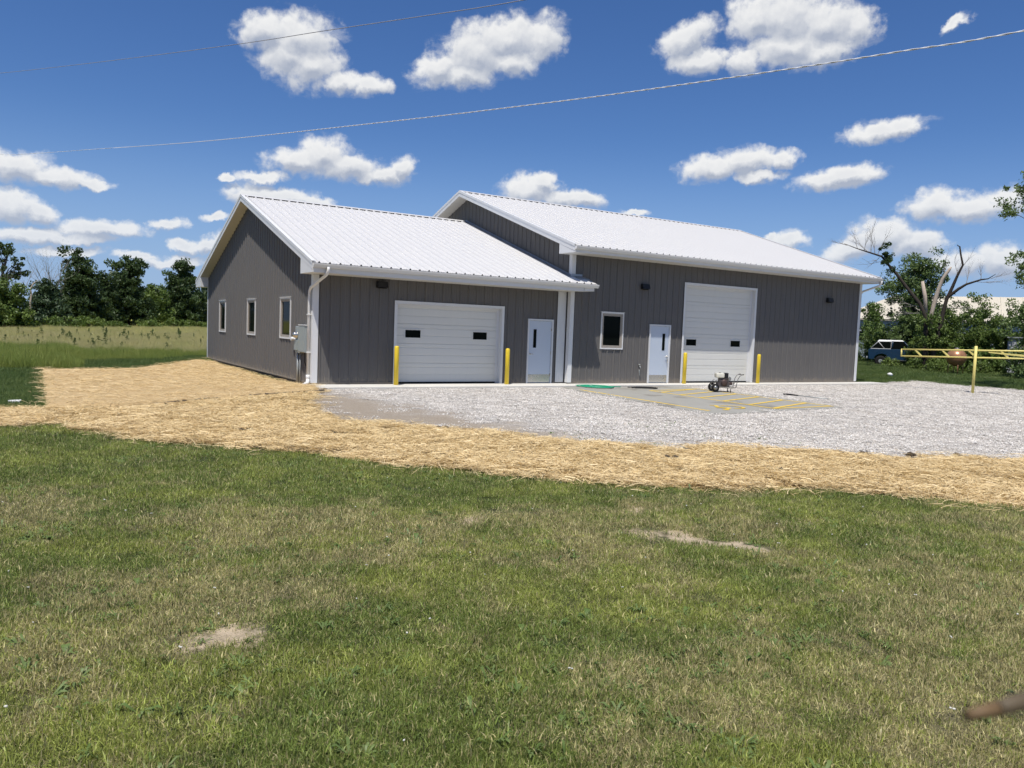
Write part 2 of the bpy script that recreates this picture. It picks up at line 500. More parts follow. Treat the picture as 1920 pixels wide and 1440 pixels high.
def m_ground(t):
    p = geo_pos(t)
    brown, g2 = lawn_color(t, p)
    fine = t.noise(p, 55, 4, 0.7)
    fine2 = t.noise(p, 9, 4, 0.7)
    c = t.mix(g2, (0.036, 0.050, 0.016), (0.058, 0.070, 0.022))
    c = t.mix(t.math('MULTIPLY', brown, 0.8), c, (0.17, 0.145, 0.085))
    c = t.mix(t.ramp(fine, 0.35, 0.7, lo=0.0, hi=0.5), c, (0.050, 0.044, 0.026))
    b = t.n('ShaderNodeAttribute', attribute_name='bare').outputs['Fac']
    bm_ = t.ramp(t.math('ADD', b, t.math('MULTIPLY', t.math('SUBTRACT', fine2, 0.5), 0.7)), 0.12, 0.4)
    soil = t.mix(fine2, (0.34, 0.26, 0.17), (0.54, 0.45, 0.32))
    c = t.mix(bm_, c, soil)
    # the meadow: tall green rim, dry tan middle, yellow far edge
    sp = t.n('ShaderNodeSeparateXYZ', {0: p})
    yy = t.math('ADD', t.math('SUBTRACT', sp.outputs[1], t.math('MULTIPLY', sp.outputs[0], 0.35)), t.math('MULTIPLY', t.math('SUBTRACT', t.noise(p, 0.12, 4), 0.5), 14))
    side = t.ramp(sp.outputs[0], 30, 24, 'LINEAR')
    tan = t.mix(t.noise(p, 0.5, 5, 0.7), (0.32, 0.30, 0.12), (0.44, 0.37, 0.20))
    yel = t.mix(t.noise(p, 0.3, 5, 0.7), (0.46, 0.45, 0.09), (0.34, 0.36, 0.08))
    c = t.mix(t.math('MULTIPLY', t.ramp(yy, 18, 26), side), c, tan)
    c = t.mix(t.math('MULTIPLY', t.ramp(yy, 46, 60), side), c, yel)
    return bsdf(t, c, 0.95, 0.15, normal=bump(t, fine, 0.6, 0.02))


M_ground = newmat('ground', m_ground)
bx = bare(X, Y)
ground = mesh_np('ground', np.stack([X, Y, Z], -1).reshape(-1, 3), grid_faces(len(gx), len(gy)), M_ground, attrs={'bare': bx.ravel()}, smooth=True)
tag(ground, kind='structure')


def region_sheet(name, poly, step, dz, mat, noise_edge=0.12, rel=None, kind='structure', ramp_edge=0.25):
    poly_a = np.array(poly)
    x0, y0 = poly_a.min(0) - step; x1, y1 = poly_a.max(0) + step
    ax_, ay_ = np.arange(x0, x1, step), np.arange(y0, y1, step)
    X_, Y_ = np.meshgrid(ax_, ay_, indexing='ij')
    cx_, cy_ = X_[:-1, :-1] + step / 2, Y_[:-1, :-1] + step / 2
    jx = (vnoise(cx_, cy_, 1.3, 3) - 0.5) * 4 * noise_edge
    jy = (vnoise(cx_ + 31, cy_ + 7, 1.3, 3) - 0.5) * 4 * noise_edge
    keep = inside((cx_ + jx).ravel(), (cy_ + jy).ravel(), poly)
    F_ = grid_faces(len(ax_), len(ay_))[keep]
    ed = np.zeros(X_.shape); 
    near = inside(X_.ravel(), Y_.ravel(), poly)
    d = edge_dist(X_.ravel(), Y_.ravel(), poly)
    d = np.where(near, d, 0.0)
    Z_ = H(X_, Y_).ravel() + dz * np.clip(d / ramp_edge, 0, 1) + 0.004
    if rel is not None:
        Z_ = Z_ + rel(X_, Y_).ravel() * np.clip(d / ramp_edge, 0, 1)
    used, inv = np.unique(F_.ravel(), return_inverse=True)
    V_ = np.stack([X_.ravel(), Y_.ravel(), Z_], -1)[used]
    o = mesh_np(name, V_, inv.reshape(-1, 4), mat, attrs={'edge': d[used]}, smooth=True)
    return tag(o, kind=kind)


def m_gravel(t):
    p = geo_pos(t)
    v1 = t.n('ShaderNodeTexVoronoi', {'Vector': p, 'Scale': 34.0, 'Randomness': 1.0})
    v2 = t.n('ShaderNodeTexVoronoi', {'Vector': p, 'Scale': 15.0, 'Randomness': 1.0})
    r1 = t.n('ShaderNodeSeparateColor', {0: v1.outputs['Color']}).outputs[0]
    r2 = t.n('ShaderNodeSeparateColor', {0: v2.outputs['Color']}).outputs[1]
    c = t.mix(r1, (0.38, 0.35, 0.31), (0.74, 0.70, 0.64))
    c = t.mix(t.ramp(v1.outputs['Distance'], 0.35, 0.75, lo=0, hi=0.75), c, (0.13, 0.12, 0.105))
    c = t.mix(t.math('MULTIPLY', t.ramp(r2, 0.7, 1.0), 0.25), c, (0.42, 0.33, 0.27))
    big = t.noise(p, 0.28, 5, 0.6)
    c = t.mix(t.ramp(big, 0.45, 0.75, lo=0, hi=0.18), c, (0.46, 0.40, 0.34))
    # dusty wheel tracks swinging towards the doors
    sp0 = t.n('ShaderNodeSeparateXYZ', {0: p})
    arc = t.math('ADD', sp0.outputs[0], t.math('MULTIPLY', t.math('POWER', t.math('ABSOLUTE', t.math('ADD', sp0.outputs[1], 1.0)), 1.6), 0.10))
    arc = t.math('ADD', arc, t.math('MULTIPLY', t.math('SUBTRACT', t.noise(p, 0.35, 3), 0.5), 0.9))
    rut = t.math('PINGPONG', arc, 1.6)
    rut = t.math('MULTIPLY', t.ramp(t.math('ABSOLUTE', t.math('SUBTRACT', rut, 0.8)), 0.30, 0.10), t.ramp(t.noise(p, 0.22, 3), 0.42, 0.6))
    c = t.mix(t.math('MULTIPLY', rut, 0.35), c, (0.50, 0.45, 0.38))
    # worn thin towards the straw: brown soil shows
    e = t.n('ShaderNodeAttribute', attribute_name='edge').outputs['Fac']
    sp = t.n('ShaderNodeSeparateXYZ', {0: p})
    w = t.math('ADD', sp.outputs[0], t.math('MULTIPLY', t.math('ADD', sp.outputs[1], 6.0), 0.12))
    w = t.math('ADD', w, t.math('MULTIPLY', t.math('SUBTRACT', t.noise(p, 0.9, 5, 0.65), 0.5), 3.4))
    bare_ = t.ramp(w, 1.2, -0.5)
    bare_ = t.math('MAXIMUM', bare_, t.ramp(t.math('ADD', e, t.math('MULTIPLY', t.noise(p, 2.0, 4), 0.5)), 0.42, 0.2))
    soil = t.mix(t.noise(p, 6, 5, 0.7), (0.23, 0.185, 0.13), (0.36, 0.30, 0.23))
    c = t.mix(t.math('MULTIPLY', bare_, 0.85), c, soil)
    return bsdf(t, c, 0.9, 0.25, normal=bump(t, v1.outputs['Distance'], 0.9, -0.02))


M_gravel = newmat('gravel', m_gravel)
gravel = region_sheet('gravel', GRAVEL, 0.2, 0.025, M_gravel, 0.07, rel=lambda x, y: 0.02 * (vnoise(x, y, 0.8, 3) - 0.5))


def m_straw(t):
    p = geo_pos(t)
    q = t.n('ShaderNodeMapping', {'Vector': p, 'Rotation': (0, 0, 0.5), 'Scale': (14, 60, 30)}).outputs[0]
    q2 = t.n('ShaderNodeMapping', {'Vector': p, 'Rotation': (0, 0, -0.7), 'Scale': (14, 60, 30)}).outputs[0]
    f = t.math('MAXIMUM', t.noise(q, 1, 4, 0.7), t.noise(q2, 1, 4, 0.7))
    c = t.mix(t.ramp(f, 0.42, 0.68), (0.40, 0.28, 0.125), (0.72, 0.54, 0.28))
    big = t.noise(p, 1.2, 5, 0.65)
    c = t.mix(t.ramp(big, 0.52, 0.66, lo=0, hi=0.85), c, (0.17, 0.125, 0.075))
    return bsdf(t, c, 0.85, 0.3, normal=bump(t, f, 0.8, 0.02))


M_straw = newmat('straw bed', m_straw)
straw_bed = region_sheet('straw_ground', STRAW, 0.16, 0.035, M_straw, 0.08, rel=lambda x, y: 0.05 * (vnoise(x, y, 1.6, 3) - 0.5))


def m_blanket(t):
    p = geo_pos(t)
    q = t.n('ShaderNodeMapping', {'Vector': p, 'Rotation': (0, 0, 0.9), 'Scale': (10, 42, 20)}).outputs[0]
    f = t.noise(q, 1, 5, 0.7)
    big = t.noise(p, 0.7, 5, 0.6)
    c = t.mix(t.ramp(f, 0.35, 0.7), (0.36, 0.25, 0.115), (0.62, 0.46, 0.25))
    c = t.mix(t.ramp(big, 0.42, 0.7, lo=0.0, hi=0.55), c, (0.46, 0.33, 0.175))
    return bsdf(t, c, 0.88, 0.25, normal=bump(t, f, 0.8, 0.02))


M_blanket = newmat('straw erosion blanket', m_blanket)
BL = np.array(BLANKET)


def blanket_rel(x, y):
    return -0.13 * ss(-0.9, -0.15, x) * ss(-0.2, 2, y) * (1 - ss(12.8, 14.6, y)) + 0.05 * (vnoise(x, y, 0.9, 3) - 0.5)


blanket = region_sheet('straw_blanket', BLANKET, 0.14, 0.11, M_blanket, 0.05, rel=blanket_rel, ramp_edge=0.12)


def m_soil(t):
    p = geo_pos(t)
    f = t.noise(p, 5, 6, 0.7)
    c = t.mix(f, (0.16, 0.125, 0.085), (0.30, 0.245, 0.175))
    return bsdf(t, c, 0.95, 0.2, normal=bump(t, t.noise(p, 24, 5, 0.7), 0.9, 0.03))


M_soil = newmat('bare soil', m_soil)
soil_strip = region_sheet('bare_soil', [(-5.2, 6.7), (-3.9, 7.0), (-2.3, 10.4), (-1.7, 11.4), (-1.6, 12.8), (-2.6, 12.1), (-4.3, 10.0), (-5.3, 8.0)], 0.12, 0.01, M_soil, 0.08)


# ------------------------------------------------------------------ scattering of small uncountable stuff
def variants(name, objs):
    c = bpy.data.collections.new(name)
    for o in objs:
        c.objects.link(o)
    return c


def scatter(name, pts, scl, variants_col, nvar, kind='stuff', tilt=0.05, label=None, cat=None):
    n = len(pts)
    me = bpy.data.meshes.new(name)
    me.vertices.add(n)
    me.vertices.foreach_set('co', np.asarray(pts, np.float32).ravel())
    r = np.zeros((n, 3), np.float32)
    r[:, 2] = rng.random(n) * 2 * PI
    r[:, 0] = rng.normal(0, tilt, n); r[:, 1] = rng.normal(0, tilt, n)
    a = me.attributes.new('rot', 'FLOAT_VECTOR', 'POINT'); a.data.foreach_set('vector', r.ravel())
    a = me.attributes.new('scl', 'FLOAT', 'POINT'); a.data.foreach_set('value', np.asarray(scl, np.float32))
    a = me.attributes.new('idx', 'INT', 'POINT'); a.data.foreach_set('value', rng.integers(0, nvar, n).astype(np.int32))
    o = bpy.data.objects.new(name, me)
    link(o)
    g = bpy.data.node_groups.new(name, 'GeometryNodeTree')
    g.interface.new_socket('Geometry', in_out='INPUT', socket_type='NodeSocketGeometry')
    g.interface.new_socket('Geometry', in_out='OUTPUT', socket_type='NodeSocketGeometry')
    gi, go = g.nodes.new('NodeGroupInput'), g.nodes.new('NodeGroupOutput')
    iop = g.nodes.new('GeometryNodeInstanceOnPoints')
    ci = g.nodes.new('GeometryNodeCollectionInfo')
    ci.inputs['Collection'].default_value = variants_col
    ci.inputs['Separate Children'].default_value = True
    ci.inputs['Reset Children'].default_value = True
    L = g.links.new
    L(gi.outputs[0], iop.inputs['Points'])
    L(ci.outputs[0], iop.inputs['Instance'])
    iop.inputs['Pick Instance'].default_value = True
    for an, ty, sock in (('rot', 'FLOAT_VECTOR', 'Rotation'), ('scl', 'FLOAT', 'Scale'), ('idx', 'INT', 'Instance Index')):
        na = g.nodes.new('GeometryNodeInputNamedAttribute')
        na.data_type = ty
        na.inputs['Name'].default_value = an
        s = [q for q in na.outputs if q.enabled][0]
        L(s, iop.inputs[sock])
    L(iop.outputs[0], go.inputs[0])
    md = o.modifiers.new('scatter', 'NODES')
    md.node_group = g
    tag(o, label, cat, kind=kind)
    return o


def blades(n, rad, h0, h1, w, lean, seg=2, spread='disc', droop=0.5):
    """n grass blades in a disc: returns V, F (quads), per-vertex random"""
    a = rng.random(n) * 2 * PI
    r = rad * np.sqrt(rng.random(n))
    bx_, by_ = r * np.cos(a), r * np.sin(a)
    h = h0 + (h1 - h0) * rng.random(n) ** 1.3
    th = rng.random(n) * 2 * PI
    ln = np.abs(rng.normal(0, lean, n))
    dirx, diry = np.cos(th), np.sin(th)
    wx, wy = -diry * w, dirx * w
    # turn widths a little off the lean direction
    ph = rng.normal(0, 0.8, n)
    wx, wy = wx * np.cos(ph) - wy * np.sin(ph), wx * np.sin(ph) + wy * np.cos(ph)
    V, F, A = [], [], []
    rnd = rng.random(n)
    prev = None
    base = 0
    tt = np.linspace(0, 1, seg + 1)
    rows = []
    for k, t in enumerate(tt):
        ang = ln * (0.35 + droop * 2 * t)
        z = h * t * np.cos(np.clip(ang, 0, 1.5))
        d = h * t * np.sin(np.clip(ang, 0, 1.5))
        ww = (1 - t) ** 0.7 if k < seg else 0.06
        wv = rng.uniform(0.7, 1.3, n) if k == 0 else wv
        cxx, cyy = bx_ + dirx * d, by_ + diry * d
        rows.append(np.stack([cxx - wx * ww * wv, cyy - wy * ww * wv, z], -1))
        rows.append(np.stack([cxx + wx * ww * wv, cyy + wy * ww * wv, z], -1))
    V = np.stack(rows, 1)  # n, 2(seg+1), 3
    m = V.shape[1]
    idx = np.arange(n)[:, None] * m
    F = np.concatenate([idx + np.array([[2 * k, 2 * k + 1, 2 * k + 3, 2 * k + 2]]) for k in range(seg)], 0)
    return V.reshape(-1, 3), F, np.repeat(rnd, m)


def leaf_shader(t, col, rough=0.55, spec=0.3, trans=0.28, tcol=None):
    d = bsdf(t, col, rough, spec)
    tr = t.n('ShaderNodeBsdfTranslucent', {'Color': tcol if tcol is not None else col}).outputs[0]
    return t.n('ShaderNodeMixShader', {0: trans, 1: d, 2: tr}).outputs[0]


def m_lawn(t):
    p = geo_pos(t)
    brown, g2 = lawn_color(t, p)
    r = t.n('ShaderNodeAttribute', attribute_name='rnd').outputs['Fac']
    oi = t.n('ShaderNodeObjectInfo').outputs['Random']
    g = t.mix(g2, (0.140, 0.195, 0.036), (0.275, 0.315, 0.062))
    g = t.mix(t.math('MULTIPLY', r, 0.45), g, (0.36, 0.385, 0.13))
    b = t.mix(r, (0.31, 0.275, 0.12), (0.58, 0.51, 0.26))
    # single dead blades everywhere, mostly dead ones in the brown patches
    th = t.math('ADD', t.math('MULTIPLY', brown, 0.62), 0.12)
    dead = t.math('LESS_THAN', t.math('FRACT', t.math('MULTIPLY', r, 17.31)), th)
    c = t.mix(dead, g, b)
    hb = t.math('POWER', t.math('FRACT', t.math('MULTIPLY', r, 7.77)), 2.0)
    cl = t.ramp(t.noise(p, 6.0, 3, 0.6), 0.3, 0.7, lo=-0.18, hi=0.18)
    val = t.math('ADD', t.math('ADD', 0.62, t.math('MULTIPLY', oi, 0.35)), t.math('ADD', t.math('MULTIPLY', hb, 0.75), cl))
    c = t.n('ShaderNodeHueSaturation', {'Value': val, 'Color': c}).outputs[0]
    return leaf_shader(t, c, 0.42, 0.3, 0.28)


M_lawn = newmat('lawn grass', m_lawn)


def patch_obj(name, V, F, A, mat):
    return mesh_np(name, V, F, mat, attrs={'rnd': A}, link_it=False)


lawnv = []
for k in range(8):
    V1, F1, A1 = blades(230, 0.17, 0.014, 0.040, 0.0018, 0.95)
    V2, F2, A2 = blades(60, 0.17, 0.022, 0.056, 0.0036, 1.05)
    V3, F3, A3 = blades(35, 0.17, 0.02, 0.05, 0.0013, 1.25)
    V = np.concatenate([V1, V2, V3]); F_ = np.concatenate([F1, F2 + len(V1), F3 + len(V1) + len(V2)])
    A = np.concatenate([A1, A2, A3 * 0.3])
    lawnv.append(patch_obj('grass_patch', V, F_, A, M_lawn))
lawn_col = variants('grass patches', lawnv)

# mown lawn near the camera
NP = 60000
px_ = rng.uniform(-15, 12, NP * 3); py_ = rng.uniform(-24.5, -4.0, NP * 3)
d_ = np.hypot(px_ - CAM.x, py_ - CAM.y)
lawn_poly_keep = ~inside(px_, py_, STRAW) & ~inside(px_, py_, GRAVEL) & ~inside(px_, py_, BLANKET)
azp = np.degrees(np.arctan2(px_ - CAM.x, py_ - CAM.y))
inview = (azp > -8) & (azp < 72)
dens_ = np.clip(3.2 / np.maximum(d_, 2.2), 0, 1) ** 0.8 * np.where(inview, 1.0, 0.25)
dens_ *= np.where(py_ > -14, 0.8, 1)
dens_ *= (d_ > 0.5)
bb = bare(px_, py_) + (vnoise(px_, py_, 9, 2) - 0.5) * 0.6
dens_ *= np.clip(1.15 - bb * 4.5, 0.0, 1)
keep = lawn_poly_keep & (rng.random(len(px_)) < dens_ * 0.62)
px_, py_, d_ = px_[keep], py_[keep], d_[keep]
sc = rng.uniform(0.75, 1.15, len(px_)) * (0.8 + 0.5 * vnoise(px_, py_, 0.9, 3)) * (1 + 0.03 * np.clip(d_ - 3, 0, 12))
lawn = scatter('lawn_grass', np.stack([px_, py_, H(px_, py_) - 0.004], -1), sc, lawn_col, 8)
print('lawn patches', len(px_))

# mown grass left of the blanket, behind it, and right of the gravel: farther away, larger patches
farv = []


def m_far(t):
    p = geo_pos(t)
    r = t.n('ShaderNodeAttribute', attribute_name='rnd').outputs['Fac']
    g = t.mix(t.ramp(t.noise(p, 0.5, 4, 0.6), 0.4, 0.65), (0.085, 0.145, 0.034), (0.145, 0.20, 0.052))
    g = t.mix(t.math('MULTIPLY', r, 0.4), g, (0.22, 0.27, 0.09))
    return leaf_shader(t, g, 0.5, 0.35, 0.3)


M_far = newmat('mown grass', m_far)
for k in range(5):
    V1, F1, A1 = blades(320, 0.42, 0.05, 0.12, 0.005, 0.5)
    farv.append(patch_obj('mown_grass_patch', V1, F1, A1, M_far))
far_col = variants('mown grass patches', farv)


def region_pts(poly, n, avoid=()):
    a = np.array(poly)
    x = rng.uniform(a[:, 0].min(), a[:, 0].max(), n * 3); y = rng.uniform(a[:, 1].min(), a[:, 1].max(), n * 3)
    k = inside(x, y, poly)
    for p in avoid:
        k &= ~inside(x, y, p)
    x, y = x[k][:n], y[k][:n]
    return x, y


fx, fy = [], []
for poly, n in (([(-14, -5.0), (-6.8, -4.9), (-6.75, 0), (-6.7, 6.4), (-6.75, 7.3), (-14, 7.6)], 3600),
                ([(-5.6, 6.6), (-3.9, 7.2), (-1.9, 11.3), (-0.3, 14), (0.5, 17.8), (-2.4, 13.8), (-4.3, 12.9), (-5.5, 11.8)], 900),
                ([(26.3, 0), (28, -0.5), (29.5, -0.8), (28.9, -3), (28.9, -5.8), (30.4, -9), (40, -14), (52, -4), (52, 14), (36, 22), (27, 22)], 9000)):
    x, y = region_pts(poly, n)
    fx.append(x); fy.append(y)
fx, fy = np.concatenate(fx), np.concatenate(fy)
PATHS = [[(30.0, 3.2), (31.4, 2.0), (32.2, 1.0), (32.4, 0.2), (32.0, 0.1), (31.6, 1.4), (30.0, 2.7)], [(32.1, -0.2), (33.1, -1.2), (32.9, -1.5), (31.8, -0.4)], [(33.5, -1.5), (36.0, -4.0), (35.8, -4.3), (33.3, -1.8)]]
for p in PATHS:
    k = ~inside(fx, fy, p)
    fx, fy = fx[k], fy[k]
dfar = np.hypot(fx - CAM.x, fy - CAM.y)
mown = scatter('mown_grass', np.stack([fx, fy, H(fx, fy) - 0.01], -1), rng.uniform(0.7, 1.2, len(fx)) * (1 + 0.012 * np.clip(dfar - 20, 0, 40)), far_col, 5)


def m_conc(col1, col2, stain=0.35, stain_col=(0.16, 0.145, 0.12)):
    def b(t):
        p = geo_pos(t)
        c = t.mix(t.noise(p, 0.9, 6, 0.65), col1, col2)
        c = t.mix(t.ramp(t.noise(p, 130, 2, 0.6), 0.3, 0.8, lo=0, hi=0.35), c, (0.26, 0.25, 0.22))
        s = t.ramp(t.noise(p, 0.55, 3, 0.5, dist=0.4), 0.56, 0.66, lo=0, hi=stain)
        c = t.mix(s, c, stain_col)
        return bsdf(t, c, 0.85, 0.3, normal=bump(t, t.noise(p, 180, 3), 0.25, 0.003))
    return b


M_pad = newmat('weathered concrete', m_conc((0.27, 0.26, 0.225), (0.37, 0.36, 0.32), 0.5, (0.13, 0.115, 0.09)))
M_apron = newmat('fresh concrete', m_conc((0.60, 0.575, 0.52), (0.72, 0.70, 0.64), 0.1, (0.4, 0.37, 0.32)))
for k, p in enumerate(PATHS):
    m = MB()
    zz = [float(H(a, b)) + 0.05 for a, b in p]
    n = len(p)
    m.prism(p, (0, 0, min(zz) - 0.06), (1, 0, 0), (0, 1, 0), (0, 0, 0.09))
    o = m.build('path_slab', M_pad)
    tag(o, kind='structure')

# ------------------------------------------------------------------ tall grass, meadow, weeds


def plant_mat(name, c1, c2, c3=None, scale=0.5, trans=0.3, spec=0.25):
    def b(t):
        p = geo_pos(t)
        r = t.n('ShaderNodeAttribute', attribute_name='rnd').outputs['Fac']
        g = t.mix(t.ramp(t.noise(p, scale, 4, 0.6), 0.38, 0.64), c1, c2)
        if c3:
            g = t.mix(t.math('MULTIPLY', r, 0.6), g, c3)
        return leaf_shader(t, g, 0.55, spec, trans)
    return newmat(name, b)


M_tall = plant_mat('tall grass', (0.17, 0.25, 0.04), (0.27, 0.32, 0.065), (0.38, 0.40, 0.13))
M_dry = plant_mat('dry meadow grass', (0.46, 0.42, 0.19), (0.38, 0.39, 0.13), (0.58, 0.52, 0.29))
M_weed = plant_mat('dark weeds', (0.075, 0.115, 0.034), (0.10, 0.145, 0.045), None)
tallv = []
for k in range(5):
    V1, F1, A1 = blades(330, 0.5, 0.35, 0.75, 0.006, 0.28, seg=3)
    tallv.append(patch_obj('tall_grass_patch', V1, F1, A1, M_tall))
tall_col = variants('tall grass patches', tallv)
tx_, ty_ = region_pts(TALL, 2600)
k = (ty_ < 20)
tx_, ty_ = tx_[k], ty_[k]
dd = np.minimum(edge_dist(tx_, ty_, TALL), 2)
tall = scatter('tall_grass', np.stack([tx_, ty_, H(tx_, ty_)], -1), rng.uniform(0.55, 0.95, len(tx_)) * (0.55 + 0.3 * dd / 2 + 0.35 * vnoise(tx_, ty_, 0.6, 2)) * np.where(tx_ > -5.4, 0.62, 0.92), tall_col, 5)
dryv = []
for k in range(5):
    V1, F1, A1 = blades(220, 0.8, 0.25, 0.6, 0.009, 0.35, seg=2)
    dryv.append(patch_obj('meadow_grass_patch', V1, F1, A1, M_dry))
dry_col = variants('meadow grass patches', dryv)
MEADOW = [(-18, 19), (2, 19), (6, 24), (30, 90), (40, 120), (-2, 75), (-18, 62)]
mx_, my_ = region_pts(MEADOW, 7000)
md_ = np.hypot(mx_ - CAM.x, my_ - CAM.y)
k = rng.random(len(mx_)) < np.clip(50 / md_, 0, 1)
mx_, my_, md_ = mx_[k], my_[k], md_[k]
meadow = scatter('meadow_grass', np.stack([mx_, my_, H(mx_, my_)], -1), rng.uniform(0.4, 0.8, len(mx_)), dry_col, 5)
weedv = []
for k in range(5):
    # a stem with whorls of small leaves
    n = 90
    z = rng.random(n) ** 0.8 * rng.uniform(0.7, 1.0)
    a = rng.random(n) * 2 * PI
    rr = rng.random(n) * 0.30 * (1.15 - z)
    c = np.stack([np.cos(a) * rr, np.sin(a) * rr, z], -1)
    s = 0.07
    u = rng.normal(0, 1, (n, 3)); u /= np.linalg.norm(u, axis=1)[:, None]
    w = rng.normal(0, 1, (n, 3)); w -= u * (u * w).sum(1)[:, None]; w /= np.linalg.norm(w, axis=1)[:, None]
    V = np.stack([c - u * s, c - w * s * 0.45, c + u * s, c + w * s * 0.45], 1).reshape(-1, 3)
    F_ = np.arange(4 * n).reshape(-1, 4)
    weedv.append(patch_obj('weed_stalk', V, F_, np.repeat(rng.random(n), 4), M_weed))
weed_col = variants('weed stalks', weedv)
wx_, wy_ = region_pts([(-14, 20), (2, 20), (14, 48), (4, 50), (-12, 40)], 330)
kk = rng.random(len(wx_)) < np.clip((vnoise(wx_, wy_, 0.35, 3) - 0.38) * 4, 0.05, 1)
wx_, wy_ = wx_[kk], wy_[kk]
weeds = scatter('meadow_weeds', np.stack([wx_, wy_, H(wx_, wy_)], -1), rng.uniform(0.3, 0.9, len(wx_)) * (0.7 + 0.6 * rng.random(len(wx_)) ** 3), weed_col, 5)

# ------------------------------------------------------------------ loose straw
def m_strand(t):
    p = geo_pos(t)
    r = t.n('ShaderNodeAttribute', attribute_name='rnd').outputs['Fac']
    c = t.mix(r, (0.58, 0.41, 0.185), (0.91, 0.735, 0.42))
    big = t.noise(p, 1.1, 5, 0.65)
    c = t.mix(t.ramp(big, 0.55, 0.75, lo=0, hi=0.5), c, (0.32, 0.21, 0.10))
    return leaf_shader(t, c, 0.45, 0.4, 0.15)


M_strand = newmat('straw strand', m_strand)


def strands(n, rad, l0, l1, w, zmax, tilt):
    a = rng.random(n) * 2 * PI; r = rad * np.sqrt(rng.random(n))
    c = np.stack([r * np.cos(a), r * np.sin(a), rng.random(n) ** 1.5 * zmax + 0.004], -1)
    th = rng.random(n) * 2 * PI
    ti = rng.normal(0, tilt, n)
    d = np.stack([np.cos(th) * np.cos(ti), np.sin(th) * np.cos(ti), np.sin(ti)], -1)
    L_ = (l0 + (l1 - l0) * rng.random(n) ** 1.6)[:, None] / 2
    w_ = np.stack([-np.sin(th), np.cos(th), rng.normal(0, 0.5, n)], -1) * w * rng.uniform(0.6, 1.2, n)[:, None]
    bow = np.stack([rng.normal(0, 0.06, n), rng.normal(0, 0.06, n), np.abs(rng.normal(0, 0.06, n))], -1) * L_ * 2
    A0, A1_, A2 = c - d * L_, c + bow, c + d * L_
    V = np.stack([A0 - w_, A0 + w_, A1_ - w_, A1_ + w_, A2 - w_ * 0.6, A2 + w_ * 0.6], 1)
    idx = np.arange(n)[:, None] * 6
    F = np.concatenate([idx + np.array([[0, 1, 3, 2]]), idx + np.array([[2, 3, 5, 4]])], 0)
    return V.reshape(-1, 3), F, np.repeat(rng.random(n), 6)


strv, stv2 = [], []
for k in range(6):
    strv.append(patch_obj('straw_patch', *strands(280, 0.32, 0.05, 0.24, 0.0034, 0.032, 0.13), M_strand))
    stv2.append(patch_obj('straw_wisp', *strands(16, 0.3, 0.12, 0.36, 0.0030, 0.03, 0.12), M_strand))
str_col, st2_col = variants('straw patches', strv), variants('straw wisps', stv2)
sx_, sy_ = region_pts(STRAW, 6800)
dS = edge_dist(sx_, sy_, STRAW)
thin = vnoise(sx_, sy_, 0.9, 3)
SEAM0 = [(-5.57, -5.08), (-4.12, -4.17), (-2.79, -3.28), (-0.47, -2.15), (-0.2, -1.8), (-0.40, -2.47), (-2.7, -3.60), (-4.0, -4.5), (-5.5, -5.35)]
kk = ~(inside(sx_, sy_, SEAM0) & (vnoise(sx_, sy_, 1.2, 2) > 0.42)) & (rng.random(len(sx_)) < np.clip(0.35 + dS * 1.4, 0, 1) * np.clip(1.5 - np.clip(thin - 0.5, 0, 1) * 5, 0.15, 1))
sx_, sy_ = sx_[kk], sy_[kk]
zz = H(sx_, sy_) + 0.03 + 0.05 * (vnoise(sx_, sy_, 1.6, 3) - 0.5)
straw = scatter('loose_straw', np.stack([sx_, sy_, zz], -1), rng.uniform(0.8, 1.2, len(sx_)), str_col, 6, tilt=0.07)
SEAM = [(-6.9, -4.95), (-5.57, -5.08), (-4.12, -4.17), (-2.79, -3.28), (-1.5, -2.65), (-0.47, -2.15), (0.0, -1.35), (0.0, -1.5), (-0.40, -2.27), (-1.45, -2.80), (-2.74, -3.40), (-4.08, -4.31), (-5.55, -5.26), (-6.9, -5.08)]
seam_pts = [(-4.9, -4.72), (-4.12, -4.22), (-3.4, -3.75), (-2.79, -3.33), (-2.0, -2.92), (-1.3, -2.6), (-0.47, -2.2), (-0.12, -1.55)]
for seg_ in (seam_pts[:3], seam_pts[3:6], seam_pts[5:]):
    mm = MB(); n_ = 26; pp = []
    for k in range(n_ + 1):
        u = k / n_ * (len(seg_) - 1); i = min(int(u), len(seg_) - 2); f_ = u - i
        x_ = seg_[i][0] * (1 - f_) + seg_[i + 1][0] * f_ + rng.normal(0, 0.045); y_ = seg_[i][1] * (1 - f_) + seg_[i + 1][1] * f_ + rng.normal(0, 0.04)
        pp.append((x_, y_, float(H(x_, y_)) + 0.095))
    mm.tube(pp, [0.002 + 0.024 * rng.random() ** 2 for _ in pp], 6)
    tag(mm.build('blanket_edge_shade', M_soil), kind='stuff')  # soil-coloured tube added as the dark shadow line along the blanket edge
# the blanket: fewer, flatter strands, and wisps strayed over the edges
bx_, by_ = region_pts(BLANKET, 1500)
zz = H(bx_, by_) + 0.11 + blanket_rel(bx_, by_)
bst = scatter('blanket_straw', np.stack([bx_, by_, zz], -1), rng.uniform(0.6, 1.0, len(bx_)), st2_col, 6, tilt=0.05)
outer = np.array(STRAW)
ang = []
qx, qy = rng.uniform(-9, 8, 9000), rng.uniform(-19, -3, 9000)
dq = edge_dist(qx, qy, STRAW)
kk = ~inside(qx, qy, STRAW) & (dq < 0.55) & (rng.random(9000) < np.exp(-dq * 6) * 0.9) & ~(inside(qx, qy, BLANKET))
qx, qy = qx[kk], qy[kk]
wisps = scatter('strayed_straw', np.stack([qx, qy, H(qx, qy) + 0.03], -1), rng.uniform(0.6, 1.1, len(qx)), st2_col, 6, tilt=0.1)

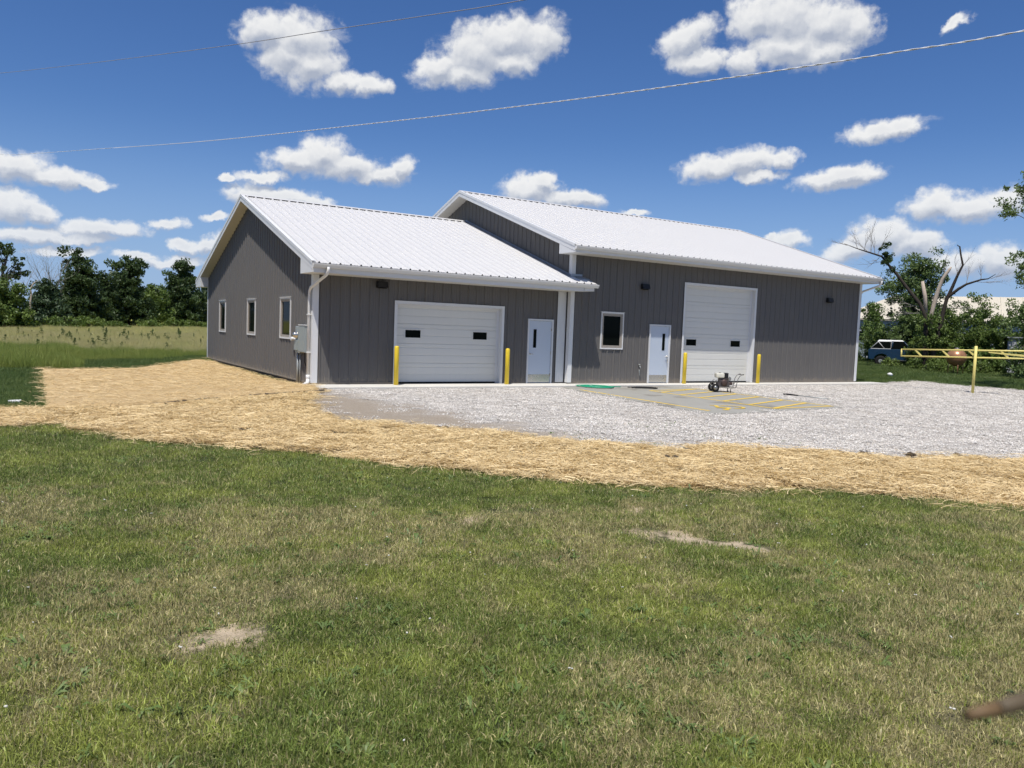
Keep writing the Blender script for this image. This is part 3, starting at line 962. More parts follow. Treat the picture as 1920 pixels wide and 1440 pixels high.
# gravel stones
def m_stone(t):
    r = t.n('ShaderNodeAttribute', attribute_name='rnd').outputs['Fac']
    c = t.mix(r, (0.43, 0.395, 0.345), (0.86, 0.82, 0.755))
    hue = t.math('FRACT', t.math('MULTIPLY', r, 13.7))
    c = t.mix(t.ramp(hue, 0.8, 1.0, lo=0, hi=0.5), c, (0.42, 0.31, 0.25))
    return bsdf(t, c, 0.85, 0.3)


M_stone = newmat('gravel stone', m_stone)
_bm = bmesh.new(); bmesh.ops.create_icosphere(_bm, subdivisions=1, radius=1)
ICO_V = np.array([v.co[:] for v in _bm.verts]); ICO_F = np.array([[v.index for v in f.verts] for f in _bm.faces]); _bm.free()


def stones(n, rad, s0, s1):
    V, F, A = [], [], []
    for i in range(n):
        s = s0 + (s1 - s0) * rng.random() ** 2
        v = ICO_V * (1 + rng.normal(0, 0.16, (len(ICO_V), 1))) * np.array([s, s * rng.uniform(0.6, 1), s * rng.uniform(0.45, 0.8)])
        a = rng.random() * 2 * PI
        c, s_ = math.cos(a), math.sin(a)
        v = np.stack([v[:, 0] * c - v[:, 1] * s_, v[:, 0] * s_ + v[:, 1] * c, v[:, 2]], -1)
        rr, aa = rad * math.sqrt(rng.random()), rng.random() * 2 * PI
        v += (rr * math.cos(aa), rr * math.sin(aa), s * 0.25)
        F.append(ICO_F + len(ICO_V) * i); V.append(v); A.append(np.full(len(ICO_V), rng.random()))
    return np.concatenate(V), np.concatenate(F), np.concatenate(A)


stv = [patch_obj('stone_patch', *stones(110, 0.4, 0.007, 0.022), M_stone) for k in range(5)]
sto_col = variants('stone patches', stv)
gx_, gy_ = region_pts(GRAVEL, 7500)
PADP = [(8.2, -1.15), (7.75, -2.5), (7.05, -8.0), (7.0, -8.95), (12.75, -8.6), (13.5, -1.15)]
wv = gx_ + (gy_ + 6) * 0.12 + (vnoise(gx_, gy_, 0.9, 3) - 0.5) * 3
kk = ~inside(gx_, gy_, PADP) & (rng.random(len(gx_)) < np.clip(0.10 + ss(-0.2, 1.9, wv), 0, 1))
gx_, gy_ = gx_[kk], gy_[kk]
stone = scatter('gravel_stones', np.stack([gx_, gy_, H(gx_, gy_) + 0.022 + 0.02 * (vnoise(gx_, gy_, 0.8, 3) - 0.5)], -1), rng.uniform(0.8, 1.2, len(gx_)), sto_col, 5)
# a few weeds and clods at the gravel and straw edges
M_clod = paint('soil clod', (0.085, 0.066, 0.045), 0.95, 0.1, var=0.3, scale=20)
cl = [(4.55, -14.2), (4.9, -14.5), (5.6, -14.85), (2.9, -13.15), (6.4, -15.25), (-1.9, -12.3), (0.55, -15.0), (-2.7, -9.9), (-4.0, -9.0), (-0.9, -12.6), (-3.9, -7.6), (2.0, -15.2), (-0.6, -9.6), (1.2, -13.6), (-4.8, -8.3)]
cv, cf, ca = [], [], []
for (a, b) in cl:
    V, F_, A = stones(9, 0.14, 0.018, 0.06)
    V[:, 0] += a; V[:, 1] += b; V[:, 2] += float(H(a, b)) + 0.045
    cf.append(F_ + sum(len(q) for q in cv)); cv.append(V); ca.append(A)
tag(mesh_np('soil_clods', np.concatenate(cv), np.concatenate(cf), M_clod), kind='stuff')

# broad-leaved lawn weeds and clover heads
M_broad = plant_mat('broad lawn leaves', (0.10, 0.165, 0.035), (0.15, 0.22, 0.05), (0.22, 0.27, 0.10), spec=0.5)


def rosette(n, l0, l1, w):
    V, F, A = [], [], []
    for i in range(n):
        a = rng.random() * 2 * PI; L_ = rng.uniform(l0, l1); e = rng.uniform(0.1, 0.7)
        d = np.array([math.cos(a) * math.cos(e), math.sin(a) * math.cos(e), math.sin(e)])
        s = np.array([-math.sin(a), math.cos(a), 0]) * w
        p0 = rng.normal(0, 0.012, 3); p0[2] = 0.005
        m1, m2, tip = p0 + d * L_ * 0.35, p0 + d * L_ * 0.7 + (0, 0, 0.004), p0 + d * L_ * 0.98 - np.array([0, 0, L_ * 0.22])
        k = len(V)
        V += [p0 - s * .25, p0 + s * .25, m1 - s * .9, m1 + s * .9, m2 - s, m2 + s, tip - s * .12, tip + s * .12]
        F += [[k, k + 1, k + 3, k + 2], [k + 2, k + 3, k + 5, k + 4], [k + 4, k + 5, k + 7, k + 6]]
        A += [rng.random()] * 8
    return np.array(V), np.array(F), np.array(A)


rosv = [patch_obj('leaf_rosette', *rosette(int(rng.integers(7, 15)), 0.05, 0.11, rng.uniform(0.006, 0.012)), M_broad) for k in range(6)]
ros_col = variants('leaf rosettes', rosv)
x, y = rng.uniform(-9, 5, 9000), rng.uniform(-21.5, -10, 9000)
kk = ~inside(x, y, STRAW) & (vnoise(x, y, 1.1, 2) > 0.5) & (rng.random(9000) < 0.42)
x, y = x[kk], y[kk]
ros = scatter('lawn_weeds', np.stack([x, y, H(x, y)], -1), rng.uniform(0.45, 1.0, len(x)), ros_col, 6, tilt=0.2)
M_clover = paint('clover flower', (0.62, 0.60, 0.52), 0.8, 0.2)
clv = patch_obj('clover_head', *stones(1, 0.0, 0.008, 0.009), M_clover)
clv2 = patch_obj('clover_head', *stones(2, 0.05, 0.006, 0.008), M_clover)
x, y = rng.uniform(-8, 2, 70), rng.uniform(-21, -13, 70)
kk = ~inside(x, y, STRAW)
x, y = x[kk], y[kk]
clo = scatter('clover_flowers', np.stack([x, y, H(x, y) + 0.05], -1), rng.uniform(0.7, 1.2, len(x)), variants('clover heads', [clv, clv2]), 2)

# ------------------------------------------------------------------ the metal building
def m_side(t):
    p = geo_pos(t)
    a = t.noise(p, 0.8, 5, 0.6)
    st = t.noise(t.n('ShaderNodeMapping', {'Vector': p, 'Scale': (9, 9, 0.5)}).outputs[0], 1.0, 4, 0.6)
    f = t.math('ADD', t.math('MULTIPLY', t.math('SUBTRACT', a, 0.5), 0.10), t.math('MULTIPLY', t.math('SUBTRACT', st, 0.5), 0.10))
    c = t.n('ShaderNodeVectorMath', {0: (0.131, 0.124, 0.117), 'Scale': t.math('ADD', f, 1.0)}, operation='SCALE').outputs[0]
    # mud splash along the foot of the wall
    z = t.n('ShaderNodeSeparateXYZ', {0: p}).outputs[2]
    spl = t.ramp(t.math('ADD', z, t.math('MULTIPLY', t.math('SUBTRACT', t.noise(p, 7, 6, 0.75), 0.5), 0.6)), 0.22, 0.0, lo=0, hi=0.55)
    c = t.mix(spl, c, (0.30, 0.25, 0.19))
    wav = t.noise(t.n('ShaderNodeMapping', {'Vector': p, 'Scale': (3, 3, 0.9)}).outputs[0], 1.0, 2, 0.5)
    return bsdf(t, c, 0.5, 0.25, normal=bump(t, wav, 0.25, 0.03))


M_side = newmat('grey wall metal', m_side)
M_roof = paint('white roof metal', (0.585, 0.575, 0.56), 0.42, 0.3, var=0.006, scale=0.6, streak=False)
M_trim = paint('white trim', (0.70, 0.70, 0.69), 0.42, 0.4, var=0.03, scale=1.5, grime=0.05)
M_soffit = paint('white soffit', (0.66, 0.64, 0.59), 0.5, 0.3, var=0.03)
M_gutter = paint('white gutter', (0.72, 0.71, 0.68), 0.35, 0.5, var=0.03)
M_gdoor = paint('garage door white', (0.68, 0.67, 0.615), 0.45, 0.4, var=0.025, scale=0.9)
M_door = paint('pale blue grey door', (0.50, 0.56, 0.64), 0.4, 0.45, var=0.02)
M_frame = paint('off white door frame', (0.64, 0.65, 0.66), 0.45, 0.4, var=0.02)
M_vinyl = paint('tan window frame', (0.34, 0.305, 0.26), 0.5, 0.3, var=0.03)
M_kick = paint('brushed steel', (0.55, 0.53, 0.48), 0.28, 0.5, metal=0.9, var=0.04)
M_steel = paint('galvanised grey', (0.36, 0.38, 0.37), 0.4, 0.5, metal=0.3, var=0.06)
M_box = paint('grey meter enamel', (0.30, 0.33, 0.32), 0.42, 0.5, var=0.05)
M_black = paint('black fitting', (0.012, 0.012, 0.013), 0.5, 0.4, var=0.1)
M_rubber = paint('black rubber', (0.015, 0.015, 0.015), 0.8, 0.2, var=0.1)
M_closure = paint('dark closure foam', (0.02, 0.022, 0.024), 0.9, 0.1)
M_flash = paint('grey flashing', (0.34, 0.36, 0.38), 0.35, 0.5, metal=0.5, var=0.06)
M_base = paint('dark base angle', (0.055, 0.052, 0.05), 0.7, 0.2, var=0.1)


def m_glass(t):
    return bsdf(t, (0.006, 0.008, 0.007), 0.05, 0.1, IOR=1.25)


M_glass = newmat('dark window glass', m_glass)


def m_yellow(t):
    p = geo_pos(t)
    c = t.mix(t.noise(p, 8, 5, 0.6), (0.80, 0.56, 0.02), (0.86, 0.63, 0.05))
    sp = t.n('ShaderNodeSeparateXYZ', {0: p})
    c = t.mix(t.math('MULTIPLY', t.ramp(t.noise(p, 22, 5, 0.7), 0.55, 0.8), t.ramp(sp.outputs[2], 0.35, -0.05, lo=0.15, hi=0.9)), c, (0.33, 0.24, 0.10))
    return bsdf(t, c, 0.42, 0.45)


M_yellow = newmat('yellow bollard paint', m_yellow)

LX, LD = 9.0, 15.0                 # left wing: width along the front, depth
OXL, O1 = 0.37, 1.0                # rake and eave overhangs of the wing
ZE1, ZR1, SOF1 = 3.44, 6.29, 3.18
X1, Y0, D2 = 25.25, -0.227, 15.15  # main block
OM, OXM, OXR = 0.81, 0.5, 0.28
ZE2, ZR2, SOF2 = 4.69, 7.50, 4.46
YR1 = LD / 2
YR2 = Y0 + D2 / 2

bld = empty('metal_building', (0, 0, 0))
tag(bld, 'long grey ribbed metal building in two joined blocks with white metal roofs and garage doors', 'building')

PROF = [(0.0, 0.030), (0.013, 0.030), (0.036, 0.0), (0.100, 0.0), (0.108, 0.006), (0.128, 0.006), (0.136, 0.0), (0.169, 0.0), (0.177, 0.006), (0.197, 0.006), (0.205, 0.0), (0.269, 0.0), (0.292, 0.030), (0.305, 0.030)]
PITCHR = 0.305


def prof_at(s):
    u = s % PITCHR
    for (a, da), (b, db) in zip(PROF[:-1], PROF[1:]):
        if a <= u <= b + 1e-9:
            return da + (db - da) * (u - a) / (b - a)
    return 0.030


def panels(name, origin, e, upv, n, length, top, openings=(), breaks=(), mat=M_side, zbase=0.0, per=3, drop=0, parent=None, phase=0.0, scale_d=1.0):
    """ribbed sheets 0.915 wide, one object per sheet; openings are (s0, s1, z0, z1)"""
    O, e, upv, n = Vector(origin), Vector(e), Vector(upv), Vector(n)
    k = 0
    s0 = 0.0
    W_ = PITCHR * per
    while s0 < length - 1e-6:
        s1 = min(((math.floor((s0 + phase) / W_ + 1e-6) + 1) * W_) - phase, length)
        cuts = {s0, s1}
        b0 = math.floor((s0 + phase) / PITCHR) * PITCHR - phase
        q = b0
        while q < s1 + PITCHR:
            for u, d in PROF:
                if s0 < q + u < s1: cuts.add(round(q + u, 5))
            q += PITCHR
        for v in list(breaks) + [x for o in openings for x in o[:2]]:
            if s0 < v < s1: cuts.add(v)
        cuts = sorted(cuts)
        cc = [cuts[0]]
        for v in cuts[1:]:
            if v - cc[-1] > 1e-4: cc.append(v)
        m = MB()
        for a, b in zip(cc[:-1], cc[1:]):
            mid = (a + b) / 2
            ta, tb = top(a + 1e-6), top(b - 1e-6)
            iv = [(None, None)]
            lo = zbase
            segs = []
            for (p0, p1, z0, z1) in sorted([o for o in openings if o[0] < mid < o[1]], key=lambda o: o[2]):
                if z0 > lo: segs.append((lo, lo, z0, z0))
                lo = z1
            segs.append((lo, lo, ta, tb))
            da, db = prof_at(a + phase) * scale_d, prof_at(b + phase) * scale_d
            for (za0, zb0, za1, zb1) in segs:
                if za1 <= za0 + 1e-4 and zb1 <= zb0 + 1e-4: continue
                P = lambda s, z, d: O + e * s + upv * z + n * d
                m.poly([P(a, za0, da), P(b, zb0, db), P(b, zb1, db), P(a, za1, da)])
        if m.f:
            m.build(name, mat, parent or bld)
        s0 = s1
        k += 1


def roof_z1(y): return ZR1 - (ZR1 - ZE1) / (YR1 + O1) * abs(y - YR1)
def roof_z2(y): return ZR2 - (ZR2 - ZE2) / (YR2 - Y0 + OM) * abs(y - YR2)


TH = 0.20
G1 = (2.60, 6.36, 2.47)
G2 = (14.39, 18.27, 3.76)
DR1, DR2 = (7.40, 8.446), (12.647, 13.70)
WIN = (10.377, 11.367, 1.255, 2.52)
VW = [(11.40, 12.50), (6.56, 7.68), (2.19, 3.31)]
VZ = (1.27, 2.52)
# front of the wing
panels('wall_panel', (0, 0, 0), (1, 0, 0), (0, 0, 1), (0, -1, 0), LX, lambda s: SOF1, [(G1[0], G1[1], 0, G1[2]), (DR1[0], DR1[1], 0, 2.19)], phase=0.1)
# gable of the wing (seen from the left; sheets run back from the front corner)
panels('wall_panel', (0, 0, 0), (0, 1, 0), (0, 0, 1), (-1, 0, 0), LD, lambda s: max(roof_z1(s) - TH - 0.01, SOF1), [(a, b, *VZ) for a, b in VW], breaks=(YR1,), phase=0.05)
panels('wall_panel', (0, LD, 0), (1, 0, 0), (0, 0, 1), (0, 1, 0), LX, lambda s: SOF1, phase=0.1)
# main block
panels('wall_panel', (LX, Y0, 0), (1, 0, 0), (0, 0, 1), (0, -1, 0), X1 - LX, lambda s: SOF2, [(G2[0] - LX, G2[1] - LX, 0, G2[2]), (DR2[0] - LX, DR2[1] - LX, 0, 2.19), (WIN[0] - LX, WIN[1] - LX, WIN[2], WIN[3])], phase=0.12)
panels('wall_panel', (LX, Y0, 0), (0, 1, 0), (0, 0, 1), (-1, 0, 0), D2, lambda s: roof_z2(s + Y0) - TH - 0.01, breaks=(YR2 - Y0,), phase=0.05)
panels('wall_panel', (X1, Y0, 0), (0, 1, 0), (0, 0, 1), (1, 0, 0), D2, lambda s: roof_z2(s + Y0) - TH - 0.01, breaks=(YR2 - Y0,), phase=0.05)
panels('wall_panel', (LX, Y0 + D2, 0), (1, 0, 0), (0, 0, 1), (0, 1, 0), X1 - LX, lambda s: SOF2, phase=0.1)

# roofs: sheets from eave to ridge
def roof_side(yE, yR, zE, zR, xa, xb, topcut=None, cutx=None, phase=0.0):
    dy, dz = yR - yE, zR - zE
    Ls = math.hypot(dy, dz)
    upv = (0, dy / Ls, dz / Ls)
    nrm = (0, -dz / Ls * (1 if dy > 0 else -1), abs(dy) / Ls)
    top = (lambda s: Ls) if cutx is None else (lambda s: Ls if xa + s < cutx else topcut)
    panels('roof_panel', (xa, yE, zE), (1, 0, 0), upv, nrm, xb - xa, top, breaks=() if cutx is None else (cutx - xa,), mat=M_roof, phase=phase, scale_d=1.35)
    # dark foam in the rib ends at the eave
    m = MB()
    n = Vector(nrm); u = Vector(upv)
    q = -phase + PITCHR
    while q < xb - xa - 0.03:
        o = Vector((xa + q, yE, zE)) + u * 0.006
        m.poly([o + Vector((-0.035, 0, 0)), o + Vector((0.035, 0, 0)), o + Vector((0.012, 0, 0)) + n * 0.039, o + Vector((-0.012, 0, 0)) + n * 0.039])
        q += PITCHR
    m.build('closure_strip', M_closure, bld)['kind'] = 'stuff'
    return Ls


sl1 = roof_side(-O1, YR1, ZE1, ZR1, -OXL, LX + 0.54, topcut=(O1 + Y0 - 0.02) / math.cos(math.atan((ZR1 - ZE1) / (YR1 + O1))), cutx=LX - 0.005, phase=0.12)
roof_side(LD + O1, YR1, ZE1, ZR1, -OXL, LX - 0.005, phase=0.12)
roof_side(Y0 - OM, YR2, ZE2, ZR2, LX - OXM, X1 + OXR, phase=0.05)
roof_side(Y0 + D2 + OM, YR2, ZE2, ZR2, LX - OXM, X1 + OXR, phase=0.05)


def ridge(xa, xb, yR, zR, k, phase):
    m = MB()
    w, t = 0.17, 0.046
    pts = [(yR - w, zR - w * k + t), (yR, zR + t + 0.008), (yR + w, zR - w * k + t)]
    for (ya, za), (yb, zb) in zip(pts[:-1], pts[1:]):
        m.hexa([(xa, ya, za - 0.004), (xb, ya, za - 0.004), (xb, yb, zb - 0.004), (xa, yb, zb - 0.004), (xa, ya, za), (xb, ya, za), (xb, yb, zb), (xa, yb, zb)])
    m.build('ridge_cap', M_roof, bld)
    c = MB()
    for s in (-1, 1):
        y_ = yR + s * (w - 0.012)
        z_ = zR - (w - 0.012) * k
        q = xa - phase
        while q < xb:
            a, b = max(q + 0.04, xa + 0.02), min(q + PITCHR - 0.04, xb - 0.02)
            if b > a + 0.02: c.poly([(a, y_, z_ + 0.002), (b, y_, z_ + 0.002), (b, y_, z_ + t - 0.006), (a, y_, z_ + t - 0.006)])
            q += PITCHR
    c.build('closure_strip', M_closure, bld)['kind'] = 'stuff'


K1 = (ZR1 - ZE1) / (YR1 + O1)
K2 = (ZR2 - ZE2) / (YR2 - Y0 + OM)
ridge(-OXL, LX - 0.01, YR1, ZR1, K1, 0.12)
ridge(LX - OXM, X1 + OXR, YR2, ZR2, K2, 0.05)


def slanted(m, ya, yb, fz, x0, x1, d0, d1):
    """board following the roof slope between ya and yb: top at roof + d1, bottom at roof + d0"""
    a, b = min(ya, yb), max(ya, yb)
    m.hexa([(x0, a, fz(a) + d0), (x1, a, fz(a) + d0), (x1, b, fz(b) + d0), (x0, b, fz(b) + d0), (x0, a, fz(a) + d1), (x1, a, fz(a) + d1), (x1, b, fz(b) + d1), (x0, b, fz(b) + d1)])


def rake(xe, xw, yE0, yR, yE1, fz):
    """rake trim at x = xe (outer), soffit back to the wall at x = xw"""
    s = 1 if xe > xw else -1
    for ya, yb in ((yE0, yR), (yR, yE1)):
        m = MB(); slanted(m, ya, yb, fz, xe, xe - s * 0.02, -TH, 0.0)
        m.build('rake_board', M_trim, bld)
        m = MB(); slanted(m, ya, yb, fz, xe + s * 0.012, xe - s * 0.10, 0.036, 0.044)
        slanted(m, ya, yb, fz, xe + s * 0.012, xe + s * 0.004, -0.05, 0.036)
        m.build('rake_trim', M_trim, bld)
        m = MB(); slanted(m, ya, yb, fz, xe - s * 0.02, xw, -TH, -TH + 0.01)
        m.build('rake_soffit', M_soffit, bld)


rake(-OXL, 0.0, -O1 + 0.03, YR1, LD + O1 - 0.03, roof_z1)
rake(LX - OXM, LX, Y0 - OM + 0.03, YR2, Y0 + D2 + OM - 0.03, roof_z2)
rake(X1 + OXR, X1, Y0 - OM + 0.03, YR2, Y0 + D2 + OM - 0.03, roof_z2)


def eave(yE, yW, zE, zS, xa, xb, s, xg0, xg1):
    """fascia, soffit and K-style gutter; s = -1 front, +1 back"""
    m = MB(); m.box(xa + 0.022, xb - 0.022, min(yE - s * 0.02, yE - s * 0.045), max(yE - s * 0.02, yE - s * 0.045), zS, zE - 0.012)
    m.build('fascia', M_trim, bld)
    m = MB()
    a, b = sorted((yE - s * 0.046, yW))
    x = xa + 0.022
    while x < xb - 0.03:                                   # vented soffit panels
        x2 = min(x + 0.30, xb - 0.022)
        m.box(x, x2 - 0.006, a, b, zS, zS + 0.008)
        x = x2
    m.build('soffit', M_soffit, bld)
    # gutter: K-style profile extruded along x
    prof = [(0.0, 0.0), (0.0, -0.115), (0.075, -0.115), (0.088, -0.09), (0.105, -0.055), (0.118, -0.035), (0.122, 0.0), (0.112, 0.0), (0.11, -0.012), (0.112, -0.033), (0.098, -0.055), (0.08, -0.088), (0.07, -0.108), (0.008, -0.108), (0.008, 0.0)]
    m = MB()
    y0_ = yE - s * 0.019
    m.prism([(s * a_, b_) for a_, b_ in prof], (xg0, y0_, zE - 0.016), (0, 1, 0), (0, 0, 1), (xg1 - xg0, 0, 0))
    for xx in (xg0, xg1 - 0.004):
        m.prism([(s * a_, b_) for a_, b_ in prof[:7]], (xx + 0.001, y0_, zE - 0.016), (0, 1, 0), (0, 0, 1), (0.003, 0, 0))
    m.build('gutter', M_gutter, bld)


eave(-O1, -0.001, ZE1, SOF1, -OXL, LX - 0.003, -1, -OXL + 0.01, LX + 0.54)
eave(LD + O1, LD + 0.001, ZE1, SOF1, -OXL, LX - 0.003, 1, -OXL + 0.01, LX)
eave(Y0 - OM, Y0 - 0.001, ZE2, SOF2, LX - OXM, X1 + OXR, -1, LX - OXM + 0.01, X1 + OXR - 0.01)
eave(Y0 + D2 + OM, Y0 + D2 + 0.001, ZE2, SOF2, LX - OXM, X1 + OXR, 1, LX - OXM + 0.01, X1 + OXR - 0.01)
# the stub of wing eave that runs past the main corner
m = MB(); m.box(LX - 0.003, LX + 0.42, -O1 + 0.022, -O1 + 0.045, SOF1 + 0.02, ZE1 - 0.012)
m.box(LX - 0.003, LX + 0.42, -O1 + 0.046, Y0 - 0.034, SOF1 + 0.02, SOF1 + 0.028)
m.box(LX + 0.40, LX + 0.42, -O1 + 0.046, Y0 - 0.034, SOF1 + 0.03, ZE1 - 0.02)
m.build('eave_return', M_trim, bld)
m = MB()
m.hexa([(LX + 0.30, -0.62, roof_z1(-0.62) + 0.035), (LX + 0.52, -0.58, roof_z1(-0.58) + 0.035), (LX + 0.34, Y0 - 0.035, roof_z1(Y0) + 0.035), (LX + 0.02, Y0 - 0.035, roof_z1(Y0) + 0.035),
        (LX + 0.30, -0.62, roof_z1(-0.62) + 0.05), (LX + 0.52, -0.58, roof_z1(-0.58) + 0.05), (LX + 0.34, Y0 - 0.035, roof_z1(Y0) + 0.05), (LX + 0.02, Y0 - 0.035, roof_z1(Y0) + 0.05)])
m.box(LX - 0.03, LX + 0.42, Y0 - 0.05, Y0 - 0.034, roof_z1(Y0) + 0.03, roof_z1(Y0) + 0.10)
m.build('kickout_flashing', M_flash, bld)
# flashing where the wing roof meets the main side wall
for ya, yb in ((Y0 - 0.02, YR1), (YR1, LD + 0.8)):
    m = MB(); slanted(m, ya, yb, roof_z1, LX - 0.055, LX - 0.033, 0.0, 0.085); slanted(m, ya, yb, roof_z1, LX - 0.17, LX - 0.055, 0.036, 0.042)
    m.build('wall_flashing', M_flash, bld)


# boxed eave returns at the rake ends (white triangles)
def ret(xa, xb, yE, yW, zS, fz):
    m = MB()
    a, b = yE, yW
    lo = zS - 0.004
    s = 1 if b > a else -1
    pts = [(xa, a + s * 0.03, lo), (xb, a + s * 0.03, lo), (xb, b, lo), (xa, b, lo), (xa, a + s * 0.03, fz(a) - 0.022), (xb, a + s * 0.03, fz(a) - 0.022), (xb, b, fz(b) - TH - 0.002), (xa, b, fz(b) - TH - 0.002)]
    pts[4] = (xa, a + s * 0.03, max(fz(a) - TH - 0.002, lo + 0.02)); pts[5] = (xb, a + s * 0.03, max(fz(a) - TH - 0.002, lo + 0.02))
    if s < 0: pts = [pts[k] for k in (3, 2, 1, 0, 7, 6, 5, 4)]
    m.hexa(pts)
    m.build('eave_return', M_trim, bld)


ret(-OXL + 0.004, -0.034, -O1, 0.12, SOF1, roof_z1)
ret(-OXL + 0.004, -0.034, LD + O1, LD - 0.12, SOF1, roof_z1)
ret(LX - OXM + 0.004, LX - 0.034, Y0 - OM, Y0 + 0.12, SOF2, roof_z2)
ret(X1 + 0.034, X1 + OXR - 0.004, Y0 - OM, Y0 + 0.12, SOF2, roof_z2)

# corner trims: two flat legs each, proud of the ribs
def corner(x, y, z1, sx, sy, w=0.15, z0=0.03):
    t = 0.036
    m = MB()
    xa, xb = sorted((x + sx * t, x - sx * w)); ya, yb = sorted((y + sy * t, y + sy * (t - 0.008)))
    m.box(xa, xb, ya, yb, z0, z1)
    xa, xb = sorted((x + sx * t, x + sx * (t - 0.008))); ya, yb = sorted((y + sy * (t - 0.0085), y - sy * w))
    m.box(xa, xb, ya, yb, z0, z1)
    m.build('corner_trim', M_trim, bld)


corner(0, 0, SOF1 - 0.005, -1, -1, 0.14)
corner(0, LD, SOF1 - 0.005, -1, 1, 0.10)
corner(LX, Y0, SOF2 - 0.005, -1, -1, 0.13)
corner(X1, Y0, SOF2 - 0.005, 1, -1, 0.14)
corner(X1, Y0 + D2, SOF2 - 0.005, 1, 1, 0.14)
# wide ribbed white closure beside the main corner
m = MB(); m.box(8.594, 8.94, -0.042, -0.034, 0.03, SOF1 - 0.004)
for a, b in ((8.60, 8.615), (8.665, 8.685), (8.745, 8.765), (8.905, 8.93)): m.box(a, b, -0.052, -0.0425, 0.031, SOF1 - 0.006)
m.build('corner_closure', M_trim, bld)
# base trim and slab edge
m = MB()
for a, b in ((0.14, G1[0] - 0.1), (G1[1] + 0.1, DR1[0] - 0.05), (DR1[1] + 0.05, 8.594)): m.box(a, b, -0.045, -0.002, 0.004, 0.05)
for a, b in ((LX + 0.15, DR2[0] - 0.05), (DR2[1] + 0.05, G2[0] - 0.1), (G2[1] + 0.1, X1 - 0.14)): m.box(a, b, Y0 - 0.045, Y0 - 0.002, 0.004, 0.05)
m.box(-0.045, -0.002, 0.14, LD - 0.1, 0.0, 0.035)
m.build('base_trim', M_side, bld)
m = MB()
m.box(0.0, LX - 0.01, 0.0, LD, -0.35, -0.006); m.box(LX, X1, Y0, Y0 + D2, -0.35, -0.006)
m.build('foundation', M_base, bld)


def overhead(G, yw, n_sec, wins, wz):
    xa, xb, zt = G
    g = empty('garage_door'); g.parent = bld
    rec = yw + 0.15
    # jamb returns and head
    m = MB()
    m.box(xa, xa + 0.012, yw - 0.034, rec + 0.06, 0.0, zt - 0.012); m.box(xb - 0.012, xb, yw - 0.034, rec + 0.06, 0.0, zt - 0.012); m.box(xa, xb, yw - 0.034, rec + 0.06, zt - 0.012, zt)
    m.box(xa + 0.0125, xa + 0.07, rec - 0.02, rec - 0.002, 0, zt - 0.07); m.box(xb - 0.11, xb - 0.0125, rec - 0.02, rec - 0.002, 0, zt - 0.07); m.box(xa + 0.0125, xb - 0.0125, rec - 0.02, rec - 0.002, zt - 0.07, zt - 0.0125)
    m.build('door_jamb', M_trim, g)
    m = MB()
    w = 0.085
    m.box(xa - w, xa - 0.001, yw - 0.042, yw - 0.033, 0.0, zt + w); m.box(xb + 0.001, xb + w, yw - 0.042, yw - 0.033, 0.0, zt + w); m.box(xa - 0.0005, xb + 0.0005, yw - 0.042, yw - 0.033, zt + 0.001, zt + w)
    m.build('door_trim', M_trim, g)
    h = (zt - 0.03) / n_sec
    for k in range(n_sec):
        z0, z1 = 0.03 + k * h, 0.03 + (k + 1) * h
        y = rec
        prof = [(0.0, 0.0), (0.008, 0.0), (0.016, -0.014), (h * 0.38, -0.014), (h * 0.38 + 0.01, -0.004), (h * 0.38 + 0.026, -0.004), (h * 0.38 + 0.036, -0.014), (h * 0.76, -0.014), (h * 0.76 + 0.01, -0.004), (h * 0.76 + 0.026, -0.004), (h * 0.76 + 0.036, -0.014), (h - 0.012, -0.014), (h - 0.004, 0.0), (h, 0.0)]
        m = MB()
        for (a, da), (b, db) in zip(prof[:-1], prof[1:]):
            m.poly([(xa + 0.005, y + da, z0 + a), (xb - 0.005, y + da, z0 + a), (xb - 0.005, y + db, z0 + b), (xa + 0.005, y + db, z0 + b)])
        m.build('door_section', M_gdoor, g)
    for (wa, wb) in wins:
        m = MB()
        f = 0.035
        y_ = rec - 0.028
        m.box(wa - f, wb + f, y_, rec - 0.0145, wz[0] - f, wz[0]); m.box(wa - f, wb + f, y_, rec - 0.0145, wz[1], wz[1] + f)
        m.box(wa - f, wa, y_, rec - 0.0145, wz[0], wz[1]); m.box(wb, wb + f, y_, rec - 0.0145, wz[0], wz[1])
        m.build('window_frame', M_gdoor, g)
        m = MB(); m.box(wa, wb, rec - 0.022, rec - 0.0148, wz[0], wz[1]); m.build('window_pane', M_glass, g)
    m = MB(); m.box(xa + 0.006, xb - 0.1, rec - 0.03, rec + 0.01, 0.001, 0.045); m.build('bottom_seal', M_rubber, g)
    return g


overhead(G1, 0.0, 4, [(2.96, 3.48), (5.37, 5.89)], (1.43, 1.67))
overhead(G2, Y0, 6, [(14.68, 15.22), (17.14, 17.68)], (1.44, 1.68))


